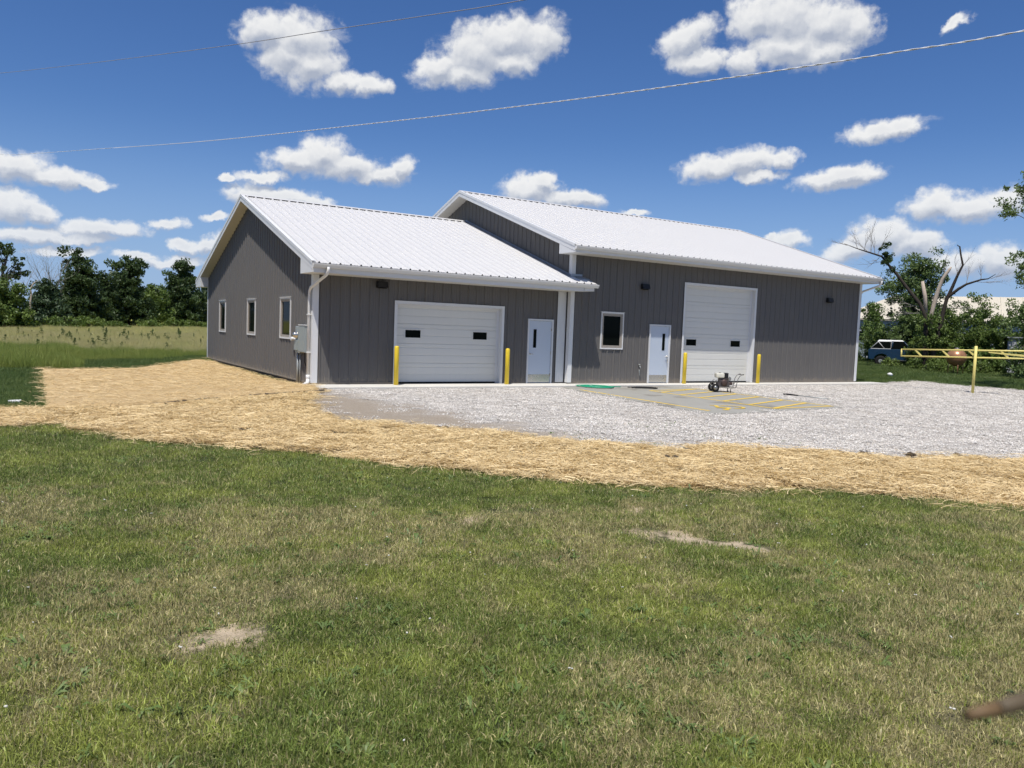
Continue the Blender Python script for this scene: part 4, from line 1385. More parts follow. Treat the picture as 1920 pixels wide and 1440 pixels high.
def person_door(D, yw, hinge_right, win, bar=False):
    xa, xb = D
    d = empty('door'); d.parent = bld
    zt = 2.19
    m = MB()
    y0, y1 = yw - 0.05, yw + 0.04
    m.box(xa, xa + 0.055, y0, y1, 0.0, zt - 0.055); m.box(xb - 0.055, xb, y0, y1, 0.0, zt - 0.055); m.box(xa, xb, y0, y1, zt - 0.0545, zt)
    m.build('door_frame', M_frame, d)
    la, lb = xa + 0.058, xb - 0.058
    yl = yw - 0.012
    m = MB()
    wa, wb, wz0, wz1 = win
    for (a, b, z0, z1) in ((la, wa, 0.015, zt - 0.06), (wb, lb, 0.015, zt - 0.06), (wa, wb, 0.015, wz0), (wa, wb, wz1, zt - 0.06)):
        m.box(a, b, yl, yl + 0.044, z0, z1)
    m.build('door_leaf', M_door, d)
    m = MB(); f = 0.022
    m.box(wa - f, wa, yl - 0.006, yl - 0.0005, wz0 - f, wz1 + f); m.box(wb, wb + f, yl - 0.006, yl - 0.0005, wz0 - f, wz1 + f); m.box(wa, wb, yl - 0.006, yl - 0.0005, wz0 - f, wz0); m.box(wa, wb, yl - 0.006, yl - 0.0005, wz1, wz1 + f)
    m.build('window_frame', M_door, d)
    m = MB(); m.box(wa, wb, yl + 0.01, yl + 0.02, wz0, wz1); m.build('window_pane', M_glass, d)
    m = MB(); m.box(la + 0.02, lb - 0.02, yl - 0.004, yl - 0.0006, 0.03, 0.30); m.build('kick_plate', M_kick, d)
    xh = la + 0.07 if hinge_right else lb - 0.07
    s = 1 if hinge_right else -1
    m = MB()
    m.lathe((xh, yl, 1.0), (0, -1, 0), [(0, 0.028), (0.012, 0.028), (0.014, 0.012), (0.05, 0.012)], 12)
    m.tube([(xh, yl - 0.05, 1.0), (xh + s * 0.11, yl - 0.052, 0.995)], 0.009, 8)
    if bar:
        m.tube([(xh, yl - 0.001, 1.02), (xh, yl - 0.055, 1.0), (xh, yl - 0.06, 0.9), (xh, yl - 0.055, 0.78), (xh, yl - 0.001, 0.76)], 0.011, 8)
    m.build('door_handle', M_kick, d)
    xg = lb + 0.004 if hinge_right else la - 0.004
    for z in (0.28, 1.05, 1.85):
        m = MB(); m.tube([(xg, yl - 0.012, z - 0.055), (xg, yl - 0.012, z + 0.055)], 0.009, 8); m.box(xg - 0.028, xg + 0.028, yl - 0.004, yl - 0.0008, z - 0.055, z + 0.055)
        m.build('hinge', M_kick, d)
    return d


person_door(DR1, 0.0, True, (7.64, 7.775, 1.21, 1.84))
person_door(DR2, Y0, False, (13.31, 13.46, 1.22, 1.86), bar=True)


def wall_window(c, e, n, a, b, z0, z1, fr=0.06, sash=0.045, slider=False):
    w_ = empty('window'); w_.parent = bld
    m = MB()
    t = 0.042
    # outer J-trim
    m.rbox(c, e, n, a - 0.02, a + 0.015, 0.0, t, z0 - 0.03, z1 + 0.03); m.rbox(c, e, n, b - 0.015, b + 0.02, 0.0, t, z0 - 0.03, z1 + 0.03)
    m.rbox(c, e, n, a + 0.0155, b - 0.0155, 0.0, t, z0 - 0.03, z0 + 0.015); m.rbox(c, e, n, a + 0.0155, b - 0.0155, 0.0, t, z1 - 0.015, z1 + 0.03)
    m.rbox(c, e, n, a - 0.05, b + 0.05, 0.0, t + 0.02, z1 + 0.031, z1 + 0.045)
    m.build('window_trim', M_trim, w_)
    m = MB()
    a2, b2, z2, z3 = a + 0.016, b - 0.016, z0 + 0.016, z1 - 0.016
    m.rbox(c, e, n, a2, a2 + fr, -0.03, 0.026, z2, z3); m.rbox(c, e, n, b2 - fr, b2, -0.03, 0.026, z2, z3)
    m.rbox(c, e, n, a2 + fr, b2 - fr, -0.03, 0.026, z2, z2 + fr); m.rbox(c, e, n, a2 + fr, b2 - fr, -0.03, 0.026, z3 - fr, z3)
    m.build('window_frame', M_vinyl, w_)
    m = MB()
    a3, b3, z4, z5 = a2 + fr + .001, b2 - fr - .001, z2 + fr + .001, z3 - fr - .001
    m.rbox(c, e, n, a3, a3 + sash, -0.03, 0.008, z4, z5); m.rbox(c, e, n, b3 - sash, b3, -0.03, 0.008, z4, z5)
    m.rbox(c, e, n, a3 + sash, b3 - sash, -0.03, 0.008, z4, z4 + sash); m.rbox(c, e, n, a3 + sash, b3 - sash, -0.03, 0.008, z5 - sash, z5)
    m.build('window_sash', M_vinyl, w_)
    m = MB(); m.rbox(c, e, n, a3 + sash, b3 - sash, -0.025, -0.015, z4 + sash, z5 - sash)
    m.build('window_pane', M_glass, w_)
    return w_


wall_window((0, Y0, 0), (1, 0, 0), (0, -1, 0), WIN[0], WIN[1], WIN[2], WIN[3], fr=0.055, sash=0.035)
for a, b in VW:
    wall_window((0, 0, 0), (0, 1, 0), (-1, 0, 0), a, b, VZ[0], VZ[1], fr=0.05, sash=0.03)


def wall_light(x, y, z):
    l = empty('wall_light'); l.parent = bld
    m = MB(); m.hexa([(x - .17, y - .20, z - .08), (x + .17, y - .20, z - .08), (x + .17, y - .036, z - .10), (x - .17, y - .036, z - .10), (x - .17, y - .14, z + .10), (x + .17, y - .14, z + .10), (x + .17, y - .036, z + .10), (x - .17, y - .036, z + .10)])
    m.build('housing', M_black, l, bevel=0.012)
    m = MB(); m.box(x - .13, x + .13, y - .17, y - .06, z - .112, z - .100); m.build('lens', M_glass, l)


wall_light(2.06, 0.0, 3.0)
wall_light(12.28, Y0, 3.55)
wall_light(22.95, Y0, 3.60)

# downspouts
m = MB()
m.tube([(0.06, -1.06, 3.34), (0.06, -1.06, 3.24), (0.03, -0.98, 3.12), (-0.09, -0.02, 2.80), (-0.09, 0.10, 2.68), (-0.09, 0.12, 2.5), (-0.09, 0.12, 0.12)], 0.045, 10)
for z in (0.9, 2.0): m.box(-0.145, -0.03, 0.055, 0.185, z, z + 0.03)
m.build('downspout', M_gutter, bld)
m = MB()
m.lathe((-0.09, 0.12, 0.26), (0, 0, -1), [(0, 0.058), (0.10, 0.058), (0.11, 0.052)], 14)
m.tube([(-0.09, 0.12, 0.16), (-0.095, 0.10, 0.08), (-0.14, 0.02, 0.02), (-0.24, -0.10, 0.0), (-0.30, -0.17, -0.01)], [0.052, 0.055, 0.056, 0.056, 0.056], 12)
m.build('downspout_elbow', M_gutter, bld)
m = MB()
m.tube([(X1 + 0.2, Y0 - OM - 0.05, 4.58), (X1 + 0.2, Y0 - OM - 0.05, 4.48), (X1 + 0.19, Y0 - OM + 0.05, 4.36), (X1 + 0.1, Y0 - 0.05, 4.12), (X1 + 0.09, Y0 + 0.06, 4.0), (X1 + 0.09, Y0 + 0.07, 0.1)], 0.045, 10)
m.build('downspout', M_gutter, bld)

# electric meter and service box on the gable
mt = empty('electric_meter'); mt.parent = bld
m = MB(); m.box(-0.19, -0.034, 0.14, 0.74, 0.90, 1.69); m.build('service_box', M_box, mt, bevel=0.012)
m = MB(); m.box(-0.205, -0.1905, 0.16, 0.72, 0.92, 1.66); m.build('service_door', M_box, mt, bevel=0.004)
m = MB(); m.box(-0.215, -0.034, 0.12, 0.76, 1.691, 1.715); m.build('rain_hood', M_trim, mt)
m = MB(); m.box(-0.16, -0.034, 0.80, 1.20, 0.86, 1.66); m.build('meter_box', M_box, mt, bevel=0.02)
m = MB(); m.lathe((-0.16, 1.0, 1.40), (-1, 0, 0), [(0, 0.105), (0.03, 0.105), (0.032, 0.088), (0.10, 0.085), (0.125, 0.06), (0.13, 0.0)], 20); m.build('meter_dial', M_kick, mt)
m = MB(); m.prism([(0.86, 0.95), (1.14, 0.95), (1.12, 1.25), (0.88, 1.25)], (-0.162, 0, 0), (0, 1, 0), (0, 0, 1), (-0.05, 0, 0)); m.build('meter_cover', M_box, mt)
m = MB(); m.tube([(-0.10, 1.08, 0.86), (-0.10, 1.08, -0.12)], 0.035, 10); m.build('conduit', M_steel, mt)
m = MB(); m.tube([(-0.08, 0.92, 0.86), (-0.08, 0.92, -0.12)], 0.02, 8); m.build('conduit', M_steel, mt)
m = MB(); m.tube([(-0.02, 1.62, 1.27), (-0.17, 1.62, 1.27)], 0.055, 12); m.tube([(-0.11, 1.62, 1.27), (-0.11, 1.22, 1.27)], 0.03, 10); m.build('pipe_fitting', M_trim, mt)
m = MB(); m.tube([(-0.03, 0.45, 0.9), (-0.09, 0.45, 0.9), (-0.09, 0.45, 0.62), (-0.05, 0.45, 0.5)], 0.012, 6); m.build('ground_wire', M_rubber, mt)
# frost-free spigot
sp_ = empty('spigot'); sp_.parent = bld
m = MB(); m.tube([(12.2, Y0 - 0.03, 0.62), (12.2, Y0 - 0.10, 0.62), (12.21, Y0 - 0.13, 0.56)], 0.017, 8); m.build('spout', M_steel, sp_)
m = MB(); m.lathe((12.2, Y0 - 0.06, 0.66), (0, -0.4, 1), [(0, 0.008), (0.02, 0.008), (0.022, 0.04), (0.035, 0.04)], 12); m.build('handle', M_steel, sp_)
m = MB(); m.tube([(12.22, Y0 - 0.045, 0.5), (12.25, Y0 - 0.045, 0.3), (12.27, Y0 - 0.05, 0.28)], 0.010, 6); m.build('rod', M_steel, sp_)

# ------------------------------------------------------------------ concrete apron, parking pad, painted markings
m = MB()
xs = [-0.15, 2.5, 6.45, 9.0, 12.0, 14.3, 18.3, 21.5, 24.0, 26.5]
for a, b in zip(xs[:-1], xs[1:]):
    m = MB(); m.box(a + 0.004, b - 0.004, -1.12, -0.012 if b < 9.01 else Y0 - 0.012, -0.25, -0.008)
    if a >= X1 - 2: pass
    o = m.build('concrete_apron', M_apron, bevel=0.006)
    tag(o, kind='structure')
PAD = [(8.12, -1.14), (7.72, -2.6), (7.02, -8.0), (6.98, -8.92), (8.6, -9.0), (10.0, -8.80), (12.65, -8.62), (13.3, -6.4), (13.5, -3.9), (13.45, -1.14)]
m = MB(); m.prism(PAD, (0, 0, -0.2), (1, 0, 0), (0, 1, 0), (0, 0, 0.155))
pad = m.build('parking_pad', M_pad); tag(pad, kind='structure')


def m_mark(t):
    p = geo_pos(t)
    c = t.mix(t.noise(p, 3, 5, 0.7), (0.70, 0.47, 0.045), (0.78, 0.55, 0.10))
    c = t.mix(t.ramp(t.noise(p, 35, 5, 0.75), 0.56, 0.72, lo=0, hi=0.55), c, (0.42, 0.38, 0.28))
    return bsdf(t, c, 0.75, 0.25)


M_mark = newmat('yellow parking paint', m_mark)
ZM = -0.045 + 0.004


def stripe(m, a, b, w):
    a, b = Vector(a), Vector(b)
    d = (b - a).normalized(); n = Vector((-d.y, d.x)) * w / 2
    m.poly([(a.x - n.x, a.y - n.y, ZM), (b.x - n.x, b.y - n.y, ZM), (b.x + n.x, b.y + n.y, ZM), (a.x + n.x, a.y + n.y, ZM)])


m = MB(); stripe(m, (8.05, -2.25), (7.48, -8.4), 0.10); tag(m.build('parking_line', M_mark), kind='structure')
m = MB(); stripe(m, (10.47, -2.85), (9.96, -8.42), 0.10); tag(m.build('parking_line', M_mark), kind='structure')
m = MB(); stripe(m, (13.08, -2.4), (12.53, -8.32), 0.10); tag(m.build('parking_line', M_mark), kind='structure')
ZM += 0.003
m = MB(); stripe(m, (10.45, -2.87), (13.06, -2.46), 0.10); stripe(m, (9.98, -8.37), (12.52, -8.26), 0.11)
for a, b in (((10.42, -3.45), (12.95, -2.50)), ((10.33, -4.40), (12.92, -3.45)), ((10.26, -5.33), (12.85, -4.42)), ((10.18, -6.35), (12.75, -5.45)), ((10.08, -7.40), (12.66, -6.45)), ((10.02, -8.30), (12.60, -7.35))):
    stripe(m, a, b, 0.11)
# keep crossings from sharing a plane: each stripe a hair higher
zz_ = 0.0
for i in range(0, len(m.v), 4):
    for k in range(4): m.v[i + k] = (m.v[i + k][0], m.v[i + k][1], m.v[i + k][2] + 0.0004 * (i // 4))
tag(m.build('hatch_marking', M_mark), kind='structure')
# wheelchair symbol
m = MB()
SC, SA = 1.15, R(118)
cxs, cys = 8.62, -7.92
def sy(u, v):
    return (cxs + SC * (u * math.cos(SA) - v * math.sin(SA)), cys + SC * (u * math.sin(SA) + v * math.cos(SA)))
def sstroke(pts, w):
    for k, (a, b) in enumerate(zip(pts[:-1], pts[1:])):
        a, b = Vector(sy(*a)), Vector(sy(*b))
        d = (b - a).normalized(); n = Vector((-d.y, d.x)) * w / 2
        a = a - d * w * 0.4; b = b + d * w * 0.4
        z = ZM + 0.0006 * (len(m.f) + 1)
        m.poly([(a.x - n.x, a.y - n.y, z), (b.x - n.x, b.y - n.y, z), (b.x + n.x, b.y + n.y, z), (a.x + n.x, a.y + n.y, z)])
sstroke([(-0.10, 0.36), (-0.06, 0.0), (0.22, 0.0), (0.34, -0.30), (0.44, -0.27)], 0.10)
sstroke([(-0.08, 0.20), (0.16, 0.20)], 0.09)
hd = [sy(-0.12 + 0.085 * math.cos(t * PI / 8), 0.52 + 0.085 * math.sin(t * PI / 8)) for t in range(16)]
m.poly([(x, y, ZM + 0.001) for x, y in hd])
arc = [(-0.02 + 0.31 * math.cos(R(t)), -0.20 + 0.31 * math.sin(R(t))) for t in range(125, 345, 20)]
sstroke(arc, 0.09)
o = m.build('wheelchair_symbol', M_mark); tag(o, kind='structure')

# ------------------------------------------------------------------ bollards
def bollard(x, y, label):
    o = empty('bollard', (x, y, -0.012))
    tag(o, label, 'bollard', 'yellow bollards beside the garage doors')
    m = MB(); m.lathe((0, 0, -0.1), (0, 0, 1), [(0, 0.072), (1.24, 0.072), (1.255, 0.070)], 20); m.build('post', M_yellow, o)
    m = MB(); m.lathe((0, 0, 1.155), (0, 0, 1), [(0, 0.0705), (0.012, 0.066), (0.03, 0.045), (0.038, 0.0)], 20); m.build('cap', M_yellow, o)
    m = MB(); m.lathe((0, 0, -0.002), (0, 0, 1), [(0, 0.095), (0.01, 0.09), (0.012, 0.0725)], 20); m.build('base_ring', M_apron, o)
    return o


bollard(2.44, -0.448, 'yellow bollard at the window-side end of the low wide garage door')
bollard(6.375, -0.448, 'yellow bollard between the low wide garage door and the door in the same low block')
bollard(14.12, Y0 - 0.448, 'yellow bollard between the tall garage door and the door of the tall block')
bollard(18.207, Y0 - 0.448, 'yellow bollard on the far side of the tall garage door, farthest of the four bollards')

# ------------------------------------------------------------------ hoses, washer, wand
def coil(name, cx, cy, z, rad, turns, tr, mat, tail, squash=0.6, jit=0.03, rz=0.0):
    pts = []
    n = int(turns * 28)
    r2 = random.Random(hash(name) % 1000 if False else int(cx * 10))
    for k in range(n + 1):
        a = 2 * PI * k / 28
        lap = k / 28
        rr = rad * (0.80 + 0.10 * math.sin(lap * 2.1) + 0.07 * math.sin(lap * 5.3 + 1)) + jit * math.sin(a * 1.37 + lap)
        x, y = rr * math.cos(a) + jit * 1.5 * math.sin(lap * 3), squash * rr * math.sin(a) + jit * math.cos(lap * 2.3)
        pts.append((cx + x * math.cos(rz) - y * math.sin(rz), cy + x * math.sin(rz) + y * math.cos(rz), z + tr + tr * 0.55 * (lap % 3.0)))
    pts += tail
    return MB().tube(pts, tr, 6)


M_green = paint('green hose', (0.015, 0.30, 0.16), 0.45, 0.4, var=0.1)
o = coil('garden_hose', 9.35, -1.42, -0.03, 0.62, 9, 0.014, M_green, [(10.0, -1.5, -0.01), (10.25, -1.62, -0.02)], 0.85, 0.06, -0.9).build('garden_hose', M_green)
tag(o, 'green garden hose coiled flat on the concrete near the small square window', 'hose')
o = coil('pressure_hose', 10.98, -2.05, -0.035, 0.46, 5, 0.014, M_rubber, [(10.6, -1.7, -0.02), (10.48, -1.72, -0.02)], 0.5, 0.02, -0.55).build('pressure_hose', M_rubber)
tag(o, 'black pressure hose coiled on the pad in front of the blue grey door', 'hose')

wsh = empty('pressure_washer', (13.12, -3.62, -0.042), R(-32))
wsh.scale = (0.86, 0.9, 0.95)
tag(wsh, 'small engine pressure washer with white tank and grey cart handles parked on the pad', 'pressure washer')
M_cart = paint('cart tube', (0.20, 0.19, 0.17), 0.4, 0.5, metal=0.5, var=0.1)
M_tank = paint('cream fuel tank', (0.66, 0.64, 0.54), 0.35, 0.5, var=0.05)
M_engine = paint('engine metal', (0.10, 0.085, 0.08), 0.5, 0.5, metal=0.4, var=0.25, scale=14)
M_rust = paint('brown pump metal', (0.09, 0.06, 0.05), 0.5, 0.4, metal=0.4, var=0.25, scale=14)
M_muff = paint('muffler steel', (0.30, 0.295, 0.28), 0.3, 0.6, metal=0.7, var=0.1)
for s in (-1, 1):                                           # wheels at the tank end
    w = empty('wheel'); w.parent = wsh
    MB().lathe((-0.42, s * 0.27 - 0.04, 0.15), (0, 1, 0), [(0, 0.09), (0.005, 0.14), (0.03, 0.152), (0.05, 0.152), (0.075, 0.14), (0.08, 0.09)], 22).build('tyre', M_rubber, w)
    MB().lathe((-0.42, s * 0.27 - 0.046, 0.15), (0, 1, 0), [(0, 0.02), (0.001, 0.075), (0.09, 0.075), (0.092, 0.02)], 16).build('rim', M_muff, w)
m = MB()
m.tube([(-0.42, -0.3, 0.15), (-0.42, 0.3, 0.15)], 0.012, 8)
for s in (-1, 1):
    m.tube([(-0.5, s * 0.19, 0.24), (-0.42, s * 0.19, 0.16), (-0.3, s * 0.2, 0.17), (0.36, s * 0.2, 0.16), (0.42, s * 0.2, 0.2)], 0.016, 8)
    m.tube([(-0.5, s * 0.19, 0.24), (-0.40, s * 0.19, 0.40), (-0.36, s * 0.19, 0.42)], 0.014, 8)
    m.tube([(0.2, s * 0.2, 0.16), (0.2, s * 0.2, 0.02)], 0.018, 8)
m.tube([(0.38, -0.2, 0.17), (0.38, 0.2, 0.17)], 0.016, 8); m.tube([(-0.3, -0.2, 0.17), (-0.3, 0.2, 0.17)], 0.014, 8)
m.box(-0.34, 0.36, -0.185, 0.185, 0.175, 0.19)
m.build('cart_frame', M_cart, wsh)
m = MB()
for s in (-1, 1):
    m.tube([(0.40, s * 0.2, 0.18), (0.43, s * 0.21, 0.34), (0.47, s * 0.22, 0.50), (0.54, s * 0.22, 0.60), (0.62, s * 0.22, 0.64)], 0.013, 8)
m.tube([(0.62, -0.22, 0.64), (0.63, 0.22, 0.64)], 0.013, 8)
m.build('cart_handle', M_cart, wsh)
m = MB()
for s in (-1, 1): m.tube([(0.62, s * 0.22, 0.638), (0.68, s * 0.22, 0.652)], 0.018, 8)
m.build('grip', M_rubber, wsh)
for s in (-1, 1):
    MB().lathe((0.2, s * 0.2, 0.001), (0, 0, 1), [(0, 0.03), (0.03, 0.03), (0.04, 0.02)], 10).build('rubber_foot', M_rubber, wsh)
m = MB(); m.box(-0.30, 0.16, -0.16, 0.16, 0.191, 0.34); m.box(-0.24, 0.10, -0.12, 0.12, 0.345, 0.49); m.lathe((-0.2, 0, 0.36), (1, 0, 0), [(0, 0.05), (0.02, 0.13), (0.30, 0.14), (0.34, 0.10), (0.36, 0.05)], 16)
for k in range(5): m.box(-0.02 + k * 0.03, -0.008 + k * 0.03, -0.15, 0.15, 0.36, 0.50)
m.build('engine_block', M_engine, wsh, bevel=0.008)
m = MB(); m.lathe((-0.06, -0.13, 0.33), (0, -1, 0), [(0, 0.12), (0.05, 0.125), (0.07, 0.10), (0.075, 0.03)], 18); m.build('recoil_cover', M_rust, wsh)
m = MB(); m.box(-0.38, -0.05, -0.17, 0.17, 0.50, 0.675); m.build('fuel_tank', M_tank, wsh, bevel=0.045)
m = MB(); m.lathe((-0.20, 0, 0.664), (0, 0, 1), [(0, 0.045), (0.022, 0.045), (0.026, 0.03)], 14); m.build('fuel_cap', M_rubber, wsh)
m = MB(); m.box(-0.04, 0.12, -0.10, 0.12, 0.50, 0.68); m.build('air_filter', M_black, wsh, bevel=0.015)
m = MB(); m.lathe((0.16, -0.06, 0.47), (0, 1, 0), [(0, 0.07), (0.01, 0.085), (0.16, 0.085), (0.17, 0.07)], 16); m.build('muffler', M_muff, wsh)
m = MB(); m.lathe((0.10, 0.0, 0.30), (1, 0, 0), [(0, 0.07), (0.1, 0.075), (0.12, 0.05), (0.2, 0.05)], 12); m.tube([(0.26, -0.05, 0.32), (0.33, -0.1, 0.3), (0.36, -0.16, 0.34)], 0.014, 6); m.build('pump', M_rust, wsh, bevel=0.004)

wand = empty('spray_wand', (14.6, -5.6, -0.045))
tag(wand, 'black pressure washer spray wand lying on the pale gravel', 'spray wand')
m = MB(); m.tube([(-0.02, 0.1, 0.03), (0.03, -0.4, 0.025), (0.10, -0.95, 0.02)], 0.016, 6); m.build('lance', M_steel, wand)
m = MB(); m.tube([(-0.06, 0.66, 0.03), (-0.03, 0.36, 0.035), (-0.02, 0.1, 0.03)], [0.022, 0.026, 0.02], 8); m.box(-0.05, -0.02, 0.38, 0.58, 0.012, 0.06); m.build('gun_grip', M_black, wand)
m = MB(); m.tube([(0.10, -0.95, 0.02), (0.107, -1.0, 0.02)], 0.014, 8); m.build('nozzle', M_kick, wand)
# litter
M_paper = paint('white litter', (0.80, 0.80, 0.78), 0.7, 0.2, var=0.04)
m = MB(); m.hexa([(-.11, -.05, 0), (.10, -.06, 0), (.11, .05, 0), (-.10, .06, 0), (-.10, -.02, .085), (.09, -.05, .07), (.12, .03, .09), (-.12, .03, .075)])
o = m.build('paper_cup_box', M_paper, bevel=0.008); o.name = 'litter'; o.location = (-7.30, -3.95, float(H(-7.3, -3.95)) + 0.02)
tag(o, 'small white piece of litter on the grass left of the straw blanket', 'litter')
V, F_, A = stones(1, 0.0, 0.16, 0.17)
o = mesh_np('white_stone', V, F_, M_paper); o.location = (30.2, 1.2, float(H(30.2, 1.2)) + 0.1)
tag(o, 'single white stone in the grass just past the far corner of the building', 'stone')

# ------------------------------------------------------------------ yellow barrier rail
M_ygate = paint('faded yellow gate paint', (0.80, 0.68, 0.22), 0.5, 0.35, var=0.08, scale=3, grime=0.2)
gate = empty('barrier_gate', (28.2, -3.85, 0))
tag(gate, 'faded yellow swing barrier rail with slanted braces resting on a yellow post', 'barrier gate')
A_, B_ = Vector((25.11, -2.45, 0)), Vector((25.44, -8.6, 0))
# keep the rail in one straight line behind the post as seen: A (free end) to B (hinge, out of frame)
gd = (B_ - A_).normalized(); GL = (B_ - A_).length
gate.location = (0, 0, 0)


def gp(s, z): return A_ + gd * s + Vector((0, 0, z))


zt0, zb0 = 1.58, 1.29
sl = 0.028
m = MB(); m.tube([gp(0, zt0), gp(GL, zt0 + sl * GL)], 0.030, 8); m.build('top_rail', M_ygate, gate)
m = MB(); m.tube([gp(0, zb0), gp(GL, zb0 + sl * GL)], 0.030, 8); m.build('bottom_rail', M_ygate, gate)
m = MB(); m.tube([gp(0.02, zb0 - 0.02), gp(0.02, zt0 + 0.02)], 0.032, 8); m.build('end_post', M_ygate, gate)
for s in (0.62, 1.75, 2.8, 4.0, 5.1):
    a, b = gp(s, zt0 - 0.02 + sl * s), gp(s + 0.27, zb0 + 0.02 + sl * s)
    m = MB(); n = gd.cross(Vector((0, 0, 1))) * 0.02
    w = gd * 0.085
    m.hexa([b - n - w * .5, b - n + w * .5, b + n + w * .5, b + n - w * .5, a - n - w * .5, a - n + w * .5, a + n + w * .5, a + n - w * .5])
    m.build('brace', M_ygate, gate)
n = gd.cross(Vector((0, 0, 1))) * 0.03
a, b = gp(3.55, zt0 + 0.05), gp(GL, zb0 + 0.20)
m = MB(); m.hexa([a - n - Vector((0, 0, .04)) , a + n - Vector((0, 0, .04)), b + n - Vector((0, 0, .10)), b - n - Vector((0, 0, .10)), a - n, a + n, b + n + Vector((0, 0, .02)), b - n + Vector((0, 0, .02))])
m.build('stay_bar', M_ygate, gate)
ps = A_ + gd * 3.17 + gd.cross(Vector((0, 0, 1))) * -0.12
ps = Vector((25.12, -5.58, 0))
hz = float(H(ps.x, ps.y))
m = MB(); m.lathe((ps.x, ps.y, hz - 0.1), (0, 0, 1), [(0, 0.055), (1.93 - hz, 0.055), (1.94 - hz, 0.03)], 12)
m.build('rest_post', M_ygate, gate)
m = MB(); m.lathe((B_.x, B_.y, float(H(B_.x, B_.y)) - 0.1), (0, 0, 1), [(0, 0.08), (2.0, 0.08), (2.02, 0.03)], 12)
m.build('hinge_post', M_ygate, gate)

# ------------------------------------------------------------------ blue two-door off-roader
suv = empty('parked_car', (40.35, 7.1, float(H(40.35, 7.1)) - 0.03), math.atan2(-0.84, 0.54))
tag(suv, 'old blue two-door off-road car with a white soft top parked in the bushes', 'car')
M_cblue = paint('faded blue car paint', (0.008, 0.034, 0.075), 0.35, 0.5, var=0.12, scale=2.5, grime=0.12)
M_ctop = paint('white soft top', (0.72, 0.72, 0.70), 0.7, 0.2, var=0.05)
W_ = 0.80                                                    # half width; x forward
body = [(-1.75, 0.45), (-1.45, 0.42), (-1.38, 0.62), (-1.22, 0.76), (-0.95, 0.80), (-0.72, 0.72), (-0.60, 0.42), (0.72, 0.40), (0.80, 0.68), (0.98, 0.79), (1.20, 0.79), (1.38, 0.68), (1.46, 0.44), (1.72, 0.46), (1.78, 0.95), (1.70, 1.02), (0.72, 1.10), (0.62, 1.13), (-1.72, 1.10), (-1.80, 1.0)]
m = MB(); m.prism(body, (0, -W_, 0), (1, 0, 0), (0, 0, 1), (0, 2 * W_, 0)); m.build('body', M_cblue, suv, bevel=0.03)
for s in (-1, 1):
    m = MB(); m.prism([(-0.44, 0.48), (0.66, 0.46), (0.66, 1.08), (-0.44, 1.09)], (0, s * (W_ + 0.001), 0), (1, 0, 0), (0, 0, 1), (0, s * 0.018, 0)); m.build('door', M_cblue, suv)
    d = MB(); d.prism([(-0.38, 1.14), (0.60, 1.14), (0.22, 1.56), (-0.36, 1.58)], (0, s * (W_ - 0.06), 0), (1, 0, 0), (0, 0, 1), (0, s * 0.012, 0)); d.build('side_window', M_glass, suv)
    q = MB(); q.tube([(0.66, s * (W_ - .05), 1.10), (0.22, s * (W_ - .09), 1.62)], 0.03, 6); q.tube([(-0.42, s * (W_ - .05), 1.08), (-0.42, s * (W_ - .09), 1.62)], 0.035, 6); q.build('pillar', M_cblue, suv)
    q = MB(); q.prism([(-1.66, 1.12), (-0.50, 1.14), (-0.50, 1.56), (-1.22, 1.56)], (0, s * (W_ - 0.07), 0), (1, 0, 0), (0, 0, 1), (0, s * 0.012, 0)); q.build('rear_side_window', M_glass, suv)
    q = MB(); q.tube([(-1.68, s * (W_ - .04), 1.11), (-1.24, s * (W_ - .06), 1.58), (-0.5, s * (W_ - .06), 1.6), (-0.5, s * (W_ - .04), 1.13), (-1.66, s * (W_ - .04), 1.11)], 0.022, 6)
    q.tube([(-1.24, s * (W_ - .045), 1.57), (-0.85, s * (W_ - .045), 1.12)], 0.018, 6); q.build('soft_top_edge', M_ctop, suv)
    for x in (-1.05, 1.10):
        w = empty('wheel'); w.parent = suv
        MB().lathe((x, s * (W_ + 0.02), 0.34), (0, -s, 0), [(0, 0.22), (0.01, 0.31), (0.04, 0.34), (0.18, 0.34), (0.21, 0.31), (0.22, 0.2)], 20).build('tyre', M_rubber, w)
        MB().lathe((x, s * (W_ + 0.026), 0.34), (0, -s, 0), [(0, 0.05), (0.002, 0.10), (0.02, 0.20), (0.03, 0.215), (0.15, 0.2)], 16).build('rim', M_steel, w)
    MB().lathe((1.775, s * 0.55, 0.84), (1, 0, 0), [(0, 0.10), (0.015, 0.095), (0.025, 0.05)], 14).build('headlight', M_kick, suv)
    q = MB(); q.box(0.52, 0.62, min(s * (W_ + .03), s * (W_ + .2)), max(s * (W_ + .03), s * (W_ + .2)), 1.10, 1.20); q.build('mirror', M_muff, suv, bevel=0.01)
m = MB(); m.hexa([(-1.30, -W_ + .05, 1.60), (0.24, -W_ + .08, 1.62), (0.24, W_ - .08, 1.62), (-1.30, W_ - .05, 1.60), (-1.2, -W_ + .12, 1.69), (0.12, -W_ + .14, 1.70), (0.12, W_ - .14, 1.70), (-1.2, W_ - .12, 1.69)]); m.build('soft_top', M_ctop, suv, bevel=0.02)
m = MB(); m.hexa([(0.64, -W_ + .08, 1.12), (0.66, -W_ + .08, 1.12), (0.66, W_ - .08, 1.12), (0.64, W_ - .08, 1.12), (0.22, -W_ + .12, 1.60), (0.24, -W_ + .12, 1.60), (0.24, W_ - .12, 1.60), (0.22, W_ - .12, 1.60)]); m.build('windscreen', M_glass, suv)
m = MB(); m.box(1.78, 1.86, -W_, W_, 0.48, 0.60); m.build('bumper', M_steel, suv, bevel=0.01)
m = MB(); m.box(-1.90, -1.81, -W_, W_, 0.48, 0.60); m.build('bumper', M_steel, suv, bevel=0.01)
